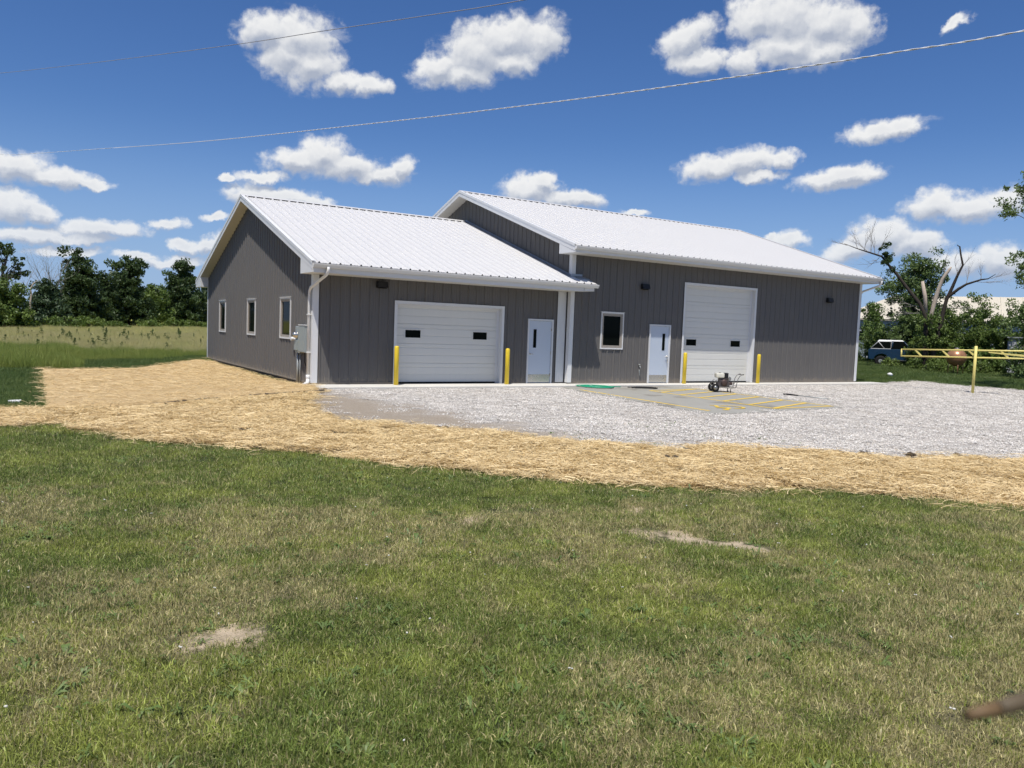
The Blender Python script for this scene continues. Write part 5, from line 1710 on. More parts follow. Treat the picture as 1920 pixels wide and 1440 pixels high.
m = MB()
for s in (-1, 1): m.box(-0.58, 0.70, min(s * W_, s * (W_ + .03)), max(s * W_, s * (W_ + .03)), 0.41, 0.46)
m.build('side_sill', M_muff, suv)

# ------------------------------------------------------------------ rust coloured round tank on legs
M_copper = paint('rust orange tank', (0.42, 0.21, 0.11), 0.32, 0.5, metal=0.35, var=0.10, scale=3, grime=0.1)
tk = empty('round_tank', (34.5, 0.28, float(H(34.5, 0.28))))
tag(tk, 'round rust orange tank on short legs half hidden in weeds behind the yellow rail', 'tank')
m = MB()
prof = [(0.46 * (1 - math.cos(PI * k / 14)), 0.49 * math.sin(PI * k / 14)) for k in range(15)]
m.lathe((0, 0, 0.45), (0, 0, 1), prof, 28); m.build('shell', M_copper, tk)
m = MB(); m.lathe((0, 0, 0.86), (0, 0, 1), [(0, 0.492), (0.035, 0.5), (0.07, 0.492)], 28); m.build('band', M_copper, tk)
m = MB(); m.lathe((0, 0, 1.365), (0, 0, 1), [(0, 0.10), (0.04, 0.10), (0.05, 0.06)], 14); m.build('lid', M_steel, tk)
for k in range(4):
    a = PI / 4 + k * PI / 2
    MB().tube([(0.36 * math.cos(a), 0.36 * math.sin(a), -0.05), (0.34 * math.cos(a), 0.34 * math.sin(a), 0.75)], 0.022, 6).build('leg', M_copper, tk)

# ------------------------------------------------------------------ small pale shed at the right
M_shed = paint('pale weathered boards', (0.46, 0.47, 0.48), 0.7, 0.2, var=0.08, scale=3, grime=0.2)
e1 = Vector((0.49, -0.87, 0)); e2 = Vector((0.87, 0.49, 0))
c0 = Vector((37.8, -0.62, 0.42))
shed = empty('shed', c0)
tag(shed, 'small pale shed of horizontal weathered boards under the trees beyond the yellow rail', 'shed')
for k in range(12):
    z0 = 0.08 + k * 0.155
    m = MB(); m.rbox((0, 0, 0), e1, -e2, 0, 2.4, -0.0 - 0.004 * (k % 2), 0.03, z0, z0 + 0.145); m.build('board', M_shed, shed)
m = MB(); m.rbox((0, 0, 0), e1, -e2, 0.0, 2.4, -2.0, -0.02, 0.0, 1.92); m.build('wall', M_shed, shed)
m = MB(); m.rbox((0, 0, 0), e1, -e2, -0.08, 2.5, -2.1, 0.12, 1.93, 1.99); m.build('roof', M_steel, shed)
m = MB(); m.rbox((0, 0, 0), e1, -e2, 0.62, 1.25, 0.031, 0.05, 0.12, 1.0); m.build('hatch', M_black, shed)

# ------------------------------------------------------------------ barn with cream roof, far right
M_cream = paint('cream barn roof', (0.55, 0.50, 0.40), 0.6, 0.25, var=0.05, scale=0.4)
M_bwall = paint('grey blue barn wall', (0.30, 0.34, 0.38), 0.7, 0.2, var=0.06, scale=0.5)
barn = empty('barn', (63.0, 25.5, 0.35))
tag(barn, 'long barn with cream metal roof and grey blue wall behind the dead tree', 'barn')
BLn, BD, BE, BR = 24.0, 9.0, 3.85, 6.30
sA = -2.0
def bq(s, d, z): return tuple(e1 * s + e2 * d + Vector((0, 0, z)))
m = MB()
m.poly([bq(sA, 0, 0), bq(sA + BLn, 0, 0), bq(sA + BLn, 0, BE), bq(sA, 0, BE)]); m.poly([bq(sA, BD, 0), bq(sA + BLn, BD, 0), bq(sA + BLn, BD, BE), bq(sA, BD, BE)])
m.poly([bq(sA, 0, 0), bq(sA, BD, 0), bq(sA, BD, BE), bq(sA, 0, BE)]); m.poly([bq(sA + BLn, 0, 0), bq(sA + BLn, BD, 0), bq(sA + BLn, BD, BE), bq(sA + BLn, 0, BE)])
m.build('wall', M_bwall, barn)
o_ = 0.35
m = MB()
r0, r1 = sA + 4.6, sA + BLn - 4.6
for quad in (([sA - o_, -o_], [sA + BLn + o_, -o_], [r1, BD / 2], [r0, BD / 2]), ([sA + BLn + o_, BD + o_], [sA - o_, BD + o_], [r0, BD / 2], [r1, BD / 2])):
    pts = [bq(q[0], q[1], BE - 0.05 if i < 2 else BR) for i, q in enumerate(quad)]
    m.poly(pts); m.poly([(p[0], p[1], p[2] - 0.12) for p in reversed(pts)])
m.poly([bq(sA - o_, -o_, BE - .05), bq(r0, BD / 2, BR), bq(sA - o_, BD + o_, BE - .05)]); m.poly([bq(sA + BLn + o_, -o_, BE - .05), bq(r1, BD / 2, BR), bq(sA + BLn + o_, BD + o_, BE - .05)])
m.build('roof', M_cream, barn)
m = MB()
for k in range(int((BLn) / 0.9)):
    s = sA + 0.4 + k * 0.9
    if r0 < s < r1:
        a, b = Vector(bq(s, -o_, BE - 0.03)), Vector(bq(s, BD / 2, BR + 0.02))
        m.tube([a, b], 0.025, 4, smooth=False)
m.build('roof_seam', M_cream, barn)
for k in range(7):
    s = sA + 1.4 + 3.2 * k
    f = MB(); f.rbox((0, 0, 0), e1, -e2, s - 0.08, s + 1.18, 0.002, 0.04, 1.55, 2.65); w_ = f.build('window', M_shed, barn)
    g = MB(); g.rbox((0, 0, 0), e1, -e2, s, s + 1.1, 0.041, 0.05, 1.63, 2.57); g.build('pane', M_glass, w_)

# ------------------------------------------------------------------ trees
def bark(name, c1, c2):
    def b(t):
        p = geo_pos(t)
        q = t.n('ShaderNodeMapping', {'Vector': p, 'Scale': (6, 6, 1.4)}).outputs[0]
        f = t.noise(q, 2.0, 6, 0.7)
        return bsdf(t, t.mix(f, c1, c2), 0.9, 0.15, normal=bump(t, f, 0.6, 0.03))
    return newmat(name, b)


M_bark = bark('dark bark', (0.022, 0.018, 0.015), (0.075, 0.062, 0.05))
M_dead = bark('bleached dead wood', (0.36, 0.29, 0.22), (0.58, 0.49, 0.40))
M_grey = bark('grey dead twigs', (0.22, 0.20, 0.18), (0.38, 0.35, 0.32))


def leafmat(name, c1, c2, c3):
    def b(t):
        r = t.n('ShaderNodeAttribute', attribute_name='rnd').outputs['Fac']
        cl_ = t.n('ShaderNodeAttribute', attribute_name='clump').outputs['Fac']
        c = t.mix(cl_, c1, c2)
        c = t.mix(t.math('MULTIPLY', r, 0.5), c, c3)
        return leaf_shader(t, c, 0.5, 0.35, 0.25)
    return newmat(name, b)


M_ldark = leafmat('dark tree leaves', (0.034, 0.062, 0.021), (0.060, 0.098, 0.030), (0.085, 0.125, 0.040))
M_lmid = leafmat('hedge leaves', (0.070, 0.125, 0.024), (0.125, 0.185, 0.038), (0.19, 0.245, 0.065))
M_lbright = leafmat('bright shrub leaves', (0.085, 0.145, 0.026), (0.14, 0.20, 0.04), (0.20, 0.25, 0.07))
M_lblue = leafmat('blue green leaves', (0.040, 0.076, 0.036), (0.064, 0.105, 0.046), (0.09, 0.13, 0.06))
M_llight = leafmat('light tree leaves', (0.08, 0.13, 0.038), (0.13, 0.19, 0.055), (0.18, 0.24, 0.08))


def crown(name, blobs, clumps, per, size, crad, mat, parent, flat=0.75, hang=0.0):
    """leaves in clumps over ellipsoids (x, y, z, rx, ry, rz) local to parent"""
    B = np.array(blobs, float)
    vol = (B[:, 3] * B[:, 4] * B[:, 5]) ** (2 / 3)
    pick = rng.choice(len(B), clumps, p=vol / vol.sum())
    d = rng.normal(0, 1, (clumps, 3)); d /= np.linalg.norm(d, axis=1)[:, None]
    rr = rng.random(clumps) ** 0.38
    rr = rr * rng.uniform(0.85, 1.1, clumps)
    C = B[pick, :3] + d * rr[:, None] * B[pick, 3:6]
    cr_ = crad * rng.uniform(0.55, 1.35, clumps)
    n = clumps * per
    ci = np.repeat(np.arange(clumps), per)
    d2 = rng.normal(0, 1, (n, 3)); d2 /= np.linalg.norm(d2, axis=1)[:, None]
    rad = (rng.random(n) ** 0.45)[:, None] * cr_[ci][:, None]
    c = C[ci] + d2 * rad * np.array([1, 1, flat])
    c[:, 2] -= hang * rng.random(n) * cr_[ci]
    u = rng.normal(0, 1, (n, 3)) + d2 * 0.4; u[:, 2] -= 0.3
    u /= np.linalg.norm(u, axis=1)[:, None]
    w = rng.normal(0, 1, (n, 3)); w -= u * (u * w).sum(1)[:, None]; w /= np.linalg.norm(w, axis=1)[:, None]
    s = (size * rng.uniform(0.55, 1.25, n))[:, None]
    V = np.stack([c - u * s, c - w * s * 0.5, c + u * s, c + w * s * 0.5], 1).reshape(-1, 3)
    F = np.arange(4 * n).reshape(-1, 4)
    clr = rng.random(clumps)
    o = mesh_np(name, V, F, mat, parent, attrs={'rnd': np.repeat(rng.random(n), 4), 'clump': np.repeat(clr[ci], 4)})
    return o, C


def limbs(m, base, tops, r0, rnd, sag=0.12):
    """limbs from a trunk top towards clump centres"""
    b = Vector(base)
    for t in tops:
        t = Vector(t)
        mid = b.lerp(t, 0.5) + Vector((rnd.uniform(-1, 1), rnd.uniform(-1, 1), rnd.uniform(0, 1))) * (t - b).length * sag
        m.tube([b, mid, t], [r0, r0 * 0.6, r0 * 0.15], 6, cap=False)


def tree(name, loc, h, blobs, label, mat=M_ldark, clumps=60, per=70, size=0.16, crad=0.6, trunk=0.16, group=None, cat='tree', nlimb=9, trunk_h=0.35, flat=0.8, barkm=None):
    x, y = loc
    z = float(H(x, y)) - 0.05
    root = empty(name, (x, y, z))
    tag(root, label, cat, group)
    o, C = crown('crown', blobs, clumps, per, size, crad, mat, root, flat)
    rn = random.Random(int(x * 7 + y * 3))
    m = MB()
    k0 = Vector((rn.uniform(-.15, .15), rn.uniform(-.15, .15), h * trunk_h))
    top = Vector((rn.uniform(-.3, .3), rn.uniform(-.3, .3), h * 0.82))
    m.tube([(0, 0, -0.1), (0.02, 0, 0.3), k0, k0.lerp(top, 0.5) + Vector((rn.uniform(-.2, .2), rn.uniform(-.2, .2), 0)), top], [trunk * 1.35, trunk, trunk * 0.8, trunk * 0.5, trunk * 0.12], 9, cap=False)
    idx = rng.choice(len(C), min(nlimb, len(C)), replace=False)
    for i in idx:
        c = Vector(C[i])
        s = k0.lerp(top, min(0.85, max(0.0, (c.z - k0.z) / max(top.z - k0.z, .1) * 0.6)))
        limbs(m, s, [c], trunk * 0.36, rn)
    m.build('trunk', barkm or M_bark, root)
    return root


def around(h, w, n, lo=0.12, rs=0.42, lean=0.0, seed=1, top_narrow=0.5):
    """irregular stack of blobs forming a crown of height h, half width w"""
    r = random.Random(seed)
    out = []
    for k in range(n):
        f = lo + (1 - lo) * (k + 0.5) / n
        ww = w * (1 - top_narrow * max(0, (f - 0.45) / 0.55) ** 1.3) * (0.75 + 0.5 * r.random())
        q = ww * rs * (0.9 + 0.6 * r.random())
        a = r.random() * 2 * PI
        dd = (ww - q) * r.random() ** 0.5
        out.append((dd * math.cos(a) + lean * f, dd * math.sin(a), f * h - q * 0.4, q, q, q * 0.8))
    out.append((lean * .5, 0, h * 0.5, w * 0.62, w * 0.62, h * 0.34))
    return out


TL = 'trees along the far edge of the field'
# (x, y), height, half width, blobs seed, extra blobs, label, leaves, clumps
TREES = [((-1.9, 70.2), 8.5, 2.5, 3, [(-1.3, 0.3, 7.3, 0.8, 0.7, 1.1), (0.5, -.3, 6.5, 1.3, 1.1, 1.1)], 'tallest dark tree of the far line with a narrow tuft up at its left top', M_ldark, 210, .16, .55),
         ((3.3, 76.8), 8.2, 3.0, 8, [(-0.6, 0, 7.2, 1.2, 1.0, 0.9), (0.9, 0, 7.0, 1.1, 1.0, 0.9)], 'broad dark tree in the middle of the far tree line with a rounded double top', M_ldark, 230, .17, .6),
         ((10.4, 87.0), 9.1, 3.5, 13, [(0.4, 0, 8.0, 1.3, 1.2, 0.9)], 'broad dark tree of the far tree line nearest the corner of the grey gable', M_ldark, 240, .19, .7),
         ((16.8, 97.0), 8.4, 3.9, 17, [], 'dark tree half hidden behind the left corner of the gable wall', M_lblue, 190, .22, .8),
         ((24.0, 108.0), 7.6, 4.2, 23, [], 'dark tree mostly hidden behind the low block of the building', M_ldark, 120, .25, .9),
         ((-5.0, 66.0), 4.9, 2.2, 29, [], 'low leafy tree under the bare grey branches in the far tree line', M_lblue, 120, .15, .55),
         ((6.7, 83.5), 5.9, 2.5, 31, [], 'low lighter green tree in the gap between two broad dark trees of the far line', M_lmid, 130, .17, .6),
         ((0.7, 74.2), 6.4, 2.2, 37, [], 'mid height dark tree between the tallest and the double-topped tree', M_ldark, 130, .16, .6),
         ((-8.1, 57.4), 4.5, 2.3, 41, [], 'dense rounded tree near the left end of the far line, under a sparse taller one', M_lmid, 150, .14, .5),
         ((-10.8, 55.0), 5.0, 2.3, 43, [], 'leafy tree at the very left edge of the far tree line', M_ldark, 120, .15, .55),
         ((-3.2, 72.5), 5.0, 2.6, 47, [], 'dark low tree in the second row, between the bare tree and the tallest tree', M_ldark, 120, .17, .6),
         ((13.6, 93.5), 6.2, 2.8, 49, [], 'dark tree in the second row, right of the broad tree by the gable', M_ldark, 120, .2, .7)]
for (xy, h, w, sd_, extra, lab, mt_, cl_, sz, cra) in TREES:
    bl = around(h * 0.97, w * 0.8, 13, 0.05, 0.5, 0, sd_, 0.5) + [(0, 0, h * 0.2, w * 0.95, w * 0.95, h * 0.26), (0, 0, h * 0.45, w * 0.88, w * 0.88, h * 0.32), (0, 0, h * 0.68, w * 0.6, w * 0.6, h * 0.24), (w * 0.6, -0.3, h * 0.3, w * 0.5, w * 0.5, h * 0.26), (-w * 0.6, 0.3, h * 0.3, w * 0.5, w * 0.5, h * 0.26)] + extra
    tree('broadleaf_tree', xy, h, bl, lab, mt_, int(cl_ * 1.25), 72, sz, cra * 0.95, 0.2, TL)
# sparse tall tree at the far left: open branches carrying tufts
spt = tree('sparse_tree', (-8.3, 61.8), 7.8, [(0.0, 0, 6.9, 0.9, 0.8, 0.7), (-0.6, 0.2, 6.0, 0.7, 0.7, 0.6), (0.9, 0, 5.9, 0.7, 0.6, 0.5), (0.3, 0, 5.0, 1.2, 1.0, 0.8), (1.4, 0, 4.9, 0.4, 0.4, 0.3)], 'sparse tall tree with dark tufts on open branches at the left edge', M_ldark, 34, 55, 0.13, 0.32, 0.16, TL, nlimb=22)


def dead_branches(m, base, direction, length, r, depth, rn, spread=0.55):
    b, d = Vector(base), Vector(direction).normalized()
    pts, rad = [b], [r]
    for k in range(1, 5):
        d = (d + Vector((rn.gauss(0, .13), rn.gauss(0, .13), rn.gauss(0.02, .10)))).normalized()
        pts.append(pts[-1] + d * length / 4); rad.append(max(r * (1 - k * 0.2), r * 0.12))
    m.tube(pts, rad, 5, cap=False)
    if depth > 0:
        for k in range(1, 5):
            for _ in range(2 if depth > 1 else 1):
                nd = (d + Vector((rn.gauss(0, spread), rn.gauss(0, spread), rn.gauss(0.15, spread * 0.7)))).normalized()
                dead_branches(m, pts[k], nd, length * rn.uniform(0.4, 0.65), rad[k] * 0.6, depth - 1, rn, spread)


def bare_tree(loc, h, label, n, mat, seed, r=0.09, group=None, spread=0.5):
    x, y = loc
    root = empty('bare_tree', (x, y, float(H(x, y)) - 0.05)); tag(root, label, 'tree', group)
    rn = random.Random(seed)
    m = MB(); m.tube([(0, 0, -0.1), (0, 0, h * 0.3)], [r * 1.3, r], 8, cap=False); m.build('trunk', mat, root)
    m = MB()
    for k in range(n):
        a = rn.random() * 2 * PI
        dead_branches(m, (0, 0, h * rn.uniform(0.22, 0.34)), (math.cos(a) * 0.4, math.sin(a) * 0.4, 1), h * rn.uniform(0.5, 0.7), r * 0.6, 2, rn, spread)
    m.build('branches', mat, root)['kind'] = 'stuff'
    return root


bare_tree((-4.4, 67.6), 7.0, 'bare grey leafless tree left of the tallest dark tree', 6, M_grey, 5, 0.10, TL)
bare_tree((-7.6, 61.0), 6.4, 'bare dark twigs rising beside the sparse tree at the left edge', 4, M_grey, 9, 0.07, TL)
wb = empty('dead_limb', (-6.4, 60.0, float(H(-6.4, 60)))); tag(wb, 'bleached curved dead limb showing pale against the tree line', 'dead limb')
MB().tube([(0, 0, 0), (0.0, 0, 2.2), (0.1, 0, 3.0), (0.02, 0, 3.5), (0.25, 0, 4.0), (0.6, 0, 4.3)], [0.09, 0.08, 0.07, 0.055, 0.045, 0.02], 7, cap=False).build('stem', M_dead, wb)
# undergrowth in front of the tree line
UG = 'low shrubs at the foot of the far tree line'
ugl = [(-9.8, 55.5, 1.3, 1.0, 'low bright shrub at the left end of the far tree line'), (-6.9, 57.5, 1.0, 1.3, 'wide low shrub under the bleached curved limb'), (-3.6, 60.5, 1.4, 1.5, 'yellow green shrub in front of the bare grey tree'), (-1.6, 62.5, 1.7, 1.5, 'largest yellow green shrub, at the foot of the tallest tree'), (1.0, 66.5, 1.0, 1.3, 'low shrub between the tallest and the double-topped tree'), (4.6, 72, 1.0, 1.2, 'low dark shrub at the foot of the double-topped tree'), (8.4, 78, 1.2, 1.3, 'low shrub left of the broad tree by the gable'), (11.6, 82, 1.2, 1.4, 'pale low shrub at the foot of the broad tree by the gable'), (14.6, 88, 1.4, 1.6, 'bright low shrub touching the gable corner')]
for i, (x, y, h, w, lab) in enumerate(ugl):
    tree('shrub', (x, y), h, [(0, 0, h * .45, w, w * .8, h * .5), (w * .5, 0, h * .35, w * .6, w * .5, h * .4), (-w * .55, 0.2, h * .4, w * .55, w * .5, h * .42)], lab, M_lbright if i % 2 else M_lmid, 26, 60, 0.11, 0.38, 0.05, UG, 'shrub', 4)

# right hand side: hedge, green tree, dead tree, edge tree
HG = 'bushes along the hedge beyond the gravel lot'
tree('green_tree', (42.4, 7.5), 8.1, around(7.7, 2.5, 14, 0.25, 0.45, 0, 51, 0.35) + [(-0.3, 0.6, 6.6, 1.3, 1.5, 1.1), (0.3, -0.9, 6.0, 1.2, 1.2, 1.2), (-0.6, 1.2, 5.2, 1.1, 1.1, 1.0)], 'light green feathery tree right behind the dead forked tree', M_llight, 300, 85, 0.085, 0.40, 0.14, None)
tree('green_tree', (66.0, 33.5), 6.9, around(6.7, 1.9, 9, 0.3, 0.5, 0, 53, 0.4), 'tree top peeping over the far end of the white roof', M_llight, 90, 70, 0.15, 0.5, 0.14, None)
tree('green_tree', (56.5, 19.6), 5.0, around(4.8, 1.7, 9, 0.2, 0.5, 0, 57, 0.4), 'dark green tree between the building corner and the cream barn roof', M_lmid, 90, 70, 0.12, 0.45, 0.12, None)
hd_ = [((43.6, 10.6), 3.1, 2.0, M_lmid, 'bush rising left of the blue car beside the building corner'),
       ((43.0, 8.0), 3.6, 1.9, M_lbright, 'bright bush directly behind the blue car'),
       ((39.3, 4.5), 3.6, 1.6, M_lmid, 'dense bush at the foot of the dead tree, hiding the front of the blue car'),
       ((38.0, 3.0), 3.9, 1.8, M_lbright, 'tall bush behind the left end of the yellow rail'),
       ((37.9, 1.4), 3.5, 1.8, M_lmid, 'dark bush behind the round orange tank'),
       ((38.7, 0.0), 4.1, 1.9, M_lmid, 'tall bush between the orange tank and the pale shed'),
       ((40.8, -1.6), 4.8, 2.1, M_ldark, 'dark tall bush right behind the pale shed'),
       ((41.0, 2.8), 4.5, 2.3, M_lmid, 'bush in the second row behind the dead tree'),
       ((41.8, 5.4), 4.2, 2.1, M_ldark, 'dark bush in the second row between the blue car and the dead tree'),
       ((42.6, -3.4), 4.9, 2.3, M_ldark, 'dark bush at the right edge under the willowy tree'),
       ((36.5, 2.45), 2.7, 0.9, M_lmid, 'ivy covered bush wrapped round the trunk of the dead tree')]
for i, ((x, y), h, w, mt_, lab) in enumerate(hd_):
    bl = around(h, w, 8, 0.0, 0.5, 0, 60 + i, 0.35) + [(0, 0, h * 0.28, w * 0.95, w * 0.95, h * 0.33)]
    tree('bush', (x, y), h, bl, lab, mt_, int(70 + 45 * w), 85, 0.075, 0.32, 0.07, HG, 'bush', 8)
for i, (x, y, h, w, lab) in enumerate(((36.0, 3.3, 0.9, 0.9, 'low weeds at the left end of the yellow rail'), (35.3, 1.6, 0.8, 0.9, 'low weeds left of the orange tank'), (36.0, -0.2, 0.8, 0.8, 'low weeds right of the orange tank'), (37.6, 5.9, 0.7, 0.8, 'low weeds in front of the car bumper'), (36.3, -2.0, 0.7, 0.9, 'low weeds in front of the pale shed'))):
    tree('weed_clump', (x, y), h, [(0, 0, h * .4, w, w * .7, h * .5)], lab, M_lbright, 24, 60, 0.06, 0.24, 0.03, 'weeds along the hedge foot', 'weeds', 3)
tree('willow_tree', (35.2, -3.3), 6.0, around(5.7, 1.9, 12, 0.1, 0.45, 0, 81, 0.3), 'leafy willowy tree at the right edge of the view beside the shed', M_llight, 120, 75, 0.08, 0.36, 0.14, None)
# overhanging branch tree at the right edge
x, y = 29.3, -7.8
x, y = 28.8, -7.45
root = empty('roadside_tree', (x, y, float(H(x, y)))); tag(root, 'tall tree at the right edge reaching thin leafy branches into the sky', 'tree')
o, C = crown('crown', [(-1.45, 2.0, 8.0, 0.6, 0.5, 0.6), (-1.6, 2.1, 7.3, 0.5, 0.45, 0.3), (-0.8, 1.3, 8.4, 1.0, 0.9, 0.9), (0.3, -0.3, 7.0, 1.2, 1.2, 1.3), (-1.1, 1.7, 5.5, 0.5, 0.5, 0.4), (-0.9, 1.5, 4.7, 0.5, 0.5, 0.3)], 120, 60, 0.065, 0.24, M_llight, root, 0.6, 0.8)
m = MB(); m.tube([(0.4, -0.8, -0.1), (0.4, -0.8, 2.5), (0.4, -0.5, 5.0), (0.3, -0.2, 7.6)], [0.22, 0.18, 0.11, 0.03], 9, cap=False)
rn = random.Random(4)
for i in range(0, len(C), 4): limbs(m, (0.4, -0.55, 3.6 + 2.2 * rn.random()), [C[i]], 0.045, rn)
m.build('trunk', M_bark, root)

# dead forked tree
dt = empty('dead_tree', (36.1, 2.6, 0)); tag(dt, 'dead forked tree with bleached broken stub and crooked bare limbs above the hedge', 'tree')
z0 = float(H(36.1, 2.6))
def D_(p): return (p[0] - 36.1, p[1] - 2.6, p[2])
rn = random.Random(12)
LB = [(36.0, 2.8, 0.8), (35.9, 2.85, 2.6), (35.85, 2.9, 3.4), (35.7, 3.2, 4.1), (35.3, 3.8, 5.0), (35.05, 4.25, 5.7), (34.8, 4.7, 6.3), (34.6, 5.0, 6.75), (34.2, 5.6, 7.0), (33.9, 6.1, 7.2), (33.5, 6.7, 7.5)]
m = MB(); m.tube([D_((36.1, 2.6, z0 - .1))] + [D_(p) for p in LB], [0.22, 0.18, 0.13, 0.112, 0.1, 0.088, 0.08, 0.067, 0.055, 0.04, 0.026, 0.012], 9, cap=False)
m.build('left_limb', M_bark, dt).name = 'limb'
m = MB(); m.tube([D_(p) for p in [(36.1, 2.6, 2.6), (36.0, 2.7, 3.4), (36.08, 2.6, 4.1), (36.15, 2.48, 4.8), (36.22, 2.3, 5.5), (36.36, 2.05, 6.0), (36.42, 1.98, 6.15)]], [0.08, 0.105, 0.115, 0.105, 0.09, 0.075, 0.035], 10)
m.build('broken_stub', M_dead, dt)
m = MB(); m.tube([D_(p) for p in [(35.9, 2.9, 3.4), (35.82, 3.0, 4.5), (35.72, 3.15, 5.35)]], [0.1, 0.11, 0.08], 8); m.build('broken_stub', M_dead, dt)
RB = [(36.1, 2.5, 1.0), (36.3, 2.3, 2.9), (36.36, 2.2, 3.7), (36.4, 2.1, 4.35), (36.5, 1.9, 5.0), (36.6, 1.7, 5.7), (36.68, 1.5, 6.25), (36.62, 1.62, 6.8), (36.6, 1.7, 7.25), (36.52, 1.82, 7.35)]
m = MB(); m.tube([D_(p) for p in RB], [0.15, 0.125, 0.105, 0.095, 0.085, 0.068, 0.056, 0.046, 0.038, 0.018], 9, cap=False)
m.tube([D_(p) for p in [(36.45, 2.0, 4.55), (36.62, 1.6, 4.95), (36.8, 1.3, 5.2), (37.1, 0.7, 5.45), (37.25, 0.4, 5.5), (37.4, 0.1, 5.75)]], [0.09, 0.08, 0.06, 0.045, 0.03, 0.012], 7, cap=False)
m.build('limb', M_bark, dt)
m = MB()
for (p, d, L_, r) in (((33.6, 6.55, 7.4), (-.4, .8, .3), 0.9, .02), ((33.9, 6.1, 7.2), (-.1, .3, 1), 1.1, .02), ((34.1, 5.8, 7.1), (0, .1, 1), 1.3, .02), ((34.3, 5.5, 6.98), (0, 0.1, 1), 1.4, .02), ((34.4, 5.3, 6.9), (0, .0, 1), 1.2, .02), ((34.5, 5.2, 6.85), (0.1, -.2, 1), 1.3, .02), ((34.2, 5.6, 7.0), (-.3, .6, .6), 1.3, .02), ((34.55, 5.1, 6.7), (-.2, .4, -.5), 0.8, .018), ((34.7, 4.9, 6.5), (-.4, .8, -.1), 1.4, .015),
                      ((36.6, 1.7, 5.6), (0, .3, 1), 1.2, .02), ((36.3, 2.2, 5.6), (0, .4, 1), 1.3, .018), ((36.7, 1.5, 6.2), (.2, -.5, .8), 0.8, .018), ((36.8, 1.3, 5.2), (.1, -.1, 1), 1.1, .02), ((37.1, .7, 5.4), (.1, -.3, .8), 0.9, .018), ((37.3, .3, 5.5), (.3, -.6, .3), 0.8, .018), ((37.0, .9, 5.35), (.3, -.6, -.2), 1.3, .018), ((36.3, 2.4, 3.9), (.6, -.8, .1), 1.5, .02), ((35.8, 3.1, 3.9), (-.4, .9, .2), 1.6, .02), ((35.8, 3.1, 3.6), (-.4, .9, -.1), 1.4, .02)):
    dead_branches(m, D_(p), d, L_, r, 2, rn, 0.38)
m.build('twigs', M_grey, dt)['kind'] = 'stuff'
o, C = crown('leaf_tuft', [(-1.45, 2.3, 7.3, 0.22, 0.28, 0.55), (-1.4, 2.2, 6.7, 0.3, 0.3, 0.4), (-1.2, 1.9, 6.0, 0.15, 0.15, 0.2)], 16, 45, 0.075, 0.2, M_ldark, dt)
o['kind'] = 'stuff'
o, C = crown('ivy', [(-0.2, 0.3, 3.4, 0.5, 0.5, 0.5), (0.15, -0.1, 2.5, 0.6, 0.6, 1.0)], 30, 60, 0.075, 0.25, M_lmid, dt)
o['kind'] = 'stuff'

# ------------------------------------------------------------------ overhead cables
W2 = [(-13.5, 48.0, 13.6), (-10.6, 34.8, 11.0), (-7.96, 22.55, 9.1), (-4.72, 7.5, 7.31), (-2.96, -0.73, 6.37), (-1.28, -8.53, 5.59), (-0.51, -12.08, 5.26), (-0.09, -14.06, 5.09), (0.39, -16.28, 4.93), (0.63, -17.41, 4.86), (0.86, -18.45, 4.81), (1.6, -21.9, 4.78), (2.7, -27, 4.95), (4.6, -36, 5.8)]
W1 = [(-12.5, 53.0, 19.2), (-8.18, 37.55, 16.54), (-3.51, 22.25, 14.24), (0.09, 10.46, 12.56), (1.77, 4.97, 11.85), (3.3, -0.02, 11.19), (4.45, -3.79, 10.72), (6.7, -11.2, 10.0), (10.5, -23.6, 9.3)]


def smooth_curve(pts, n=8):
    P = [Vector(p) for p in pts]
    out = []
    for k in range(len(P) - 1):
        p0, p1, p2, p3 = P[max(k - 1, 0)], P[k], P[k + 1], P[min(k + 2, len(P) - 1)]
        for j in range(n):
            t = j / n
            out.append(0.5 * ((2 * p1) + (p2 - p0) * t + (2 * p0 - 5 * p1 + 4 * p2 - p3) * t * t + (3 * p1 - p0 - 3 * p2 + p3) * t ** 3))
    out.append(P[-1])
    return out


M_wire = paint('aluminium cable', (0.68, 0.68, 0.68), 0.5, 0.4, var=0.05)
M_wired = paint('dark cable', (0.26, 0.26, 0.28), 0.6, 0.4, var=0.05)
cab = empty('overhead_cable'); tag(cab, 'lower twisted pale service cable sweeping up to the right above the roofs', 'cable', 'overhead cables')
base = smooth_curve(W2, 10)
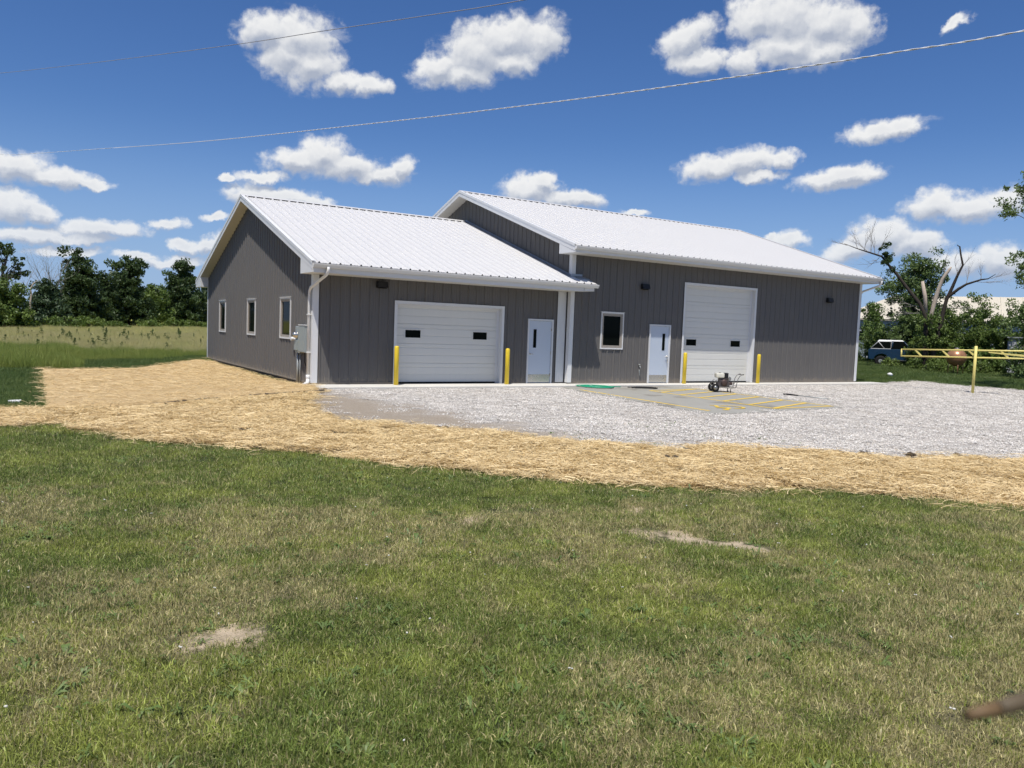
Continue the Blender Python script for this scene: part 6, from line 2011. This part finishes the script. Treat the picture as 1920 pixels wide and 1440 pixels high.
# resample finely and twist three strands
fine_ = []
for a, b in zip(base[:-1], base[1:]):
    n = max(1, int((b - a).length / 0.045)) if a.y < 6 else 3
    for k in range(n): fine_.append(a.lerp(b, k / n))
L_ = 0.0
for s in range(2):
    L_ = 0.0
    pts = []
    for k, p in enumerate(fine_):
        if k: L_ += (p - fine_[k - 1]).length
        a = L_ / 0.34 * 2 * PI + s * PI
        r = 0.0045
        pts.append(p + Vector((0.95 * math.cos(a) * r, 0.2 * math.cos(a) * r, math.sin(a) * r)))
    MB().tube(pts, 0.0052, 5, cap=False).build('strand', M_wire, cab)
w1o = MB().tube(smooth_curve([Vector(CAM) + (Vector(p) - Vector(CAM)) * 0.45 for p in W1], 6), 0.0058, 5, cap=False).build('overhead_cable', M_wired)
tag(w1o, 'upper thin dark cable crossing the top left of the sky', 'cable', 'overhead cables')

# ------------------------------------------------------------------ brown stick poking into view from a post just out of frame
M_stick = paint('brown weathered stick', (0.105, 0.078, 0.045), 0.6, 0.3, var=0.15, scale=12)
M_tip = paint('orange brown tip', (0.15, 0.095, 0.045), 0.6, 0.3, var=0.1, scale=12)
stk = empty('wooden_stick', (-6.0, -22.30, 0)); tag(stk, 'brown stick with orange tip poking blurred into the bottom right corner', 'stick')
S_ = [(-6.7927, -22.2397, 1.6253), (-6.776, -22.2464, 1.6284), (-6.7521, -22.2482, 1.6278), (-6.6677, -22.2602, 1.627), (-6.3454, -22.2814, 1.618), (-6.0, -22.30, 1.60)]
S_ = [Vector(CAM) + (Vector(p) - CAM) * 0.5 for p in S_]
S_ = [(p.x + 6.0, p.y + 22.30, p.z) for p in S_]
MB().tube(S_[1:], [0.0021, 0.0025, 0.0034, 0.007, 0.009], 10).build('shaft', M_stick, stk)
MB().tube([S_[0], tuple((p + q) / 2 for p, q in zip(S_[0], S_[1])), S_[1]], [0.0014, 0.0018, 0.00205], 10).build('tip', M_tip, stk)
px0 = S_[-1]
MB().tube([(px0[0], px0[1] + 0.03, float(H(-6.0, -22.28)) - 0.1), (px0[0], px0[1] + 0.03, 1.75)], [0.035, 0.03], 10).build('post', M_stick, stk)
print('objects', len(bpy.data.objects))
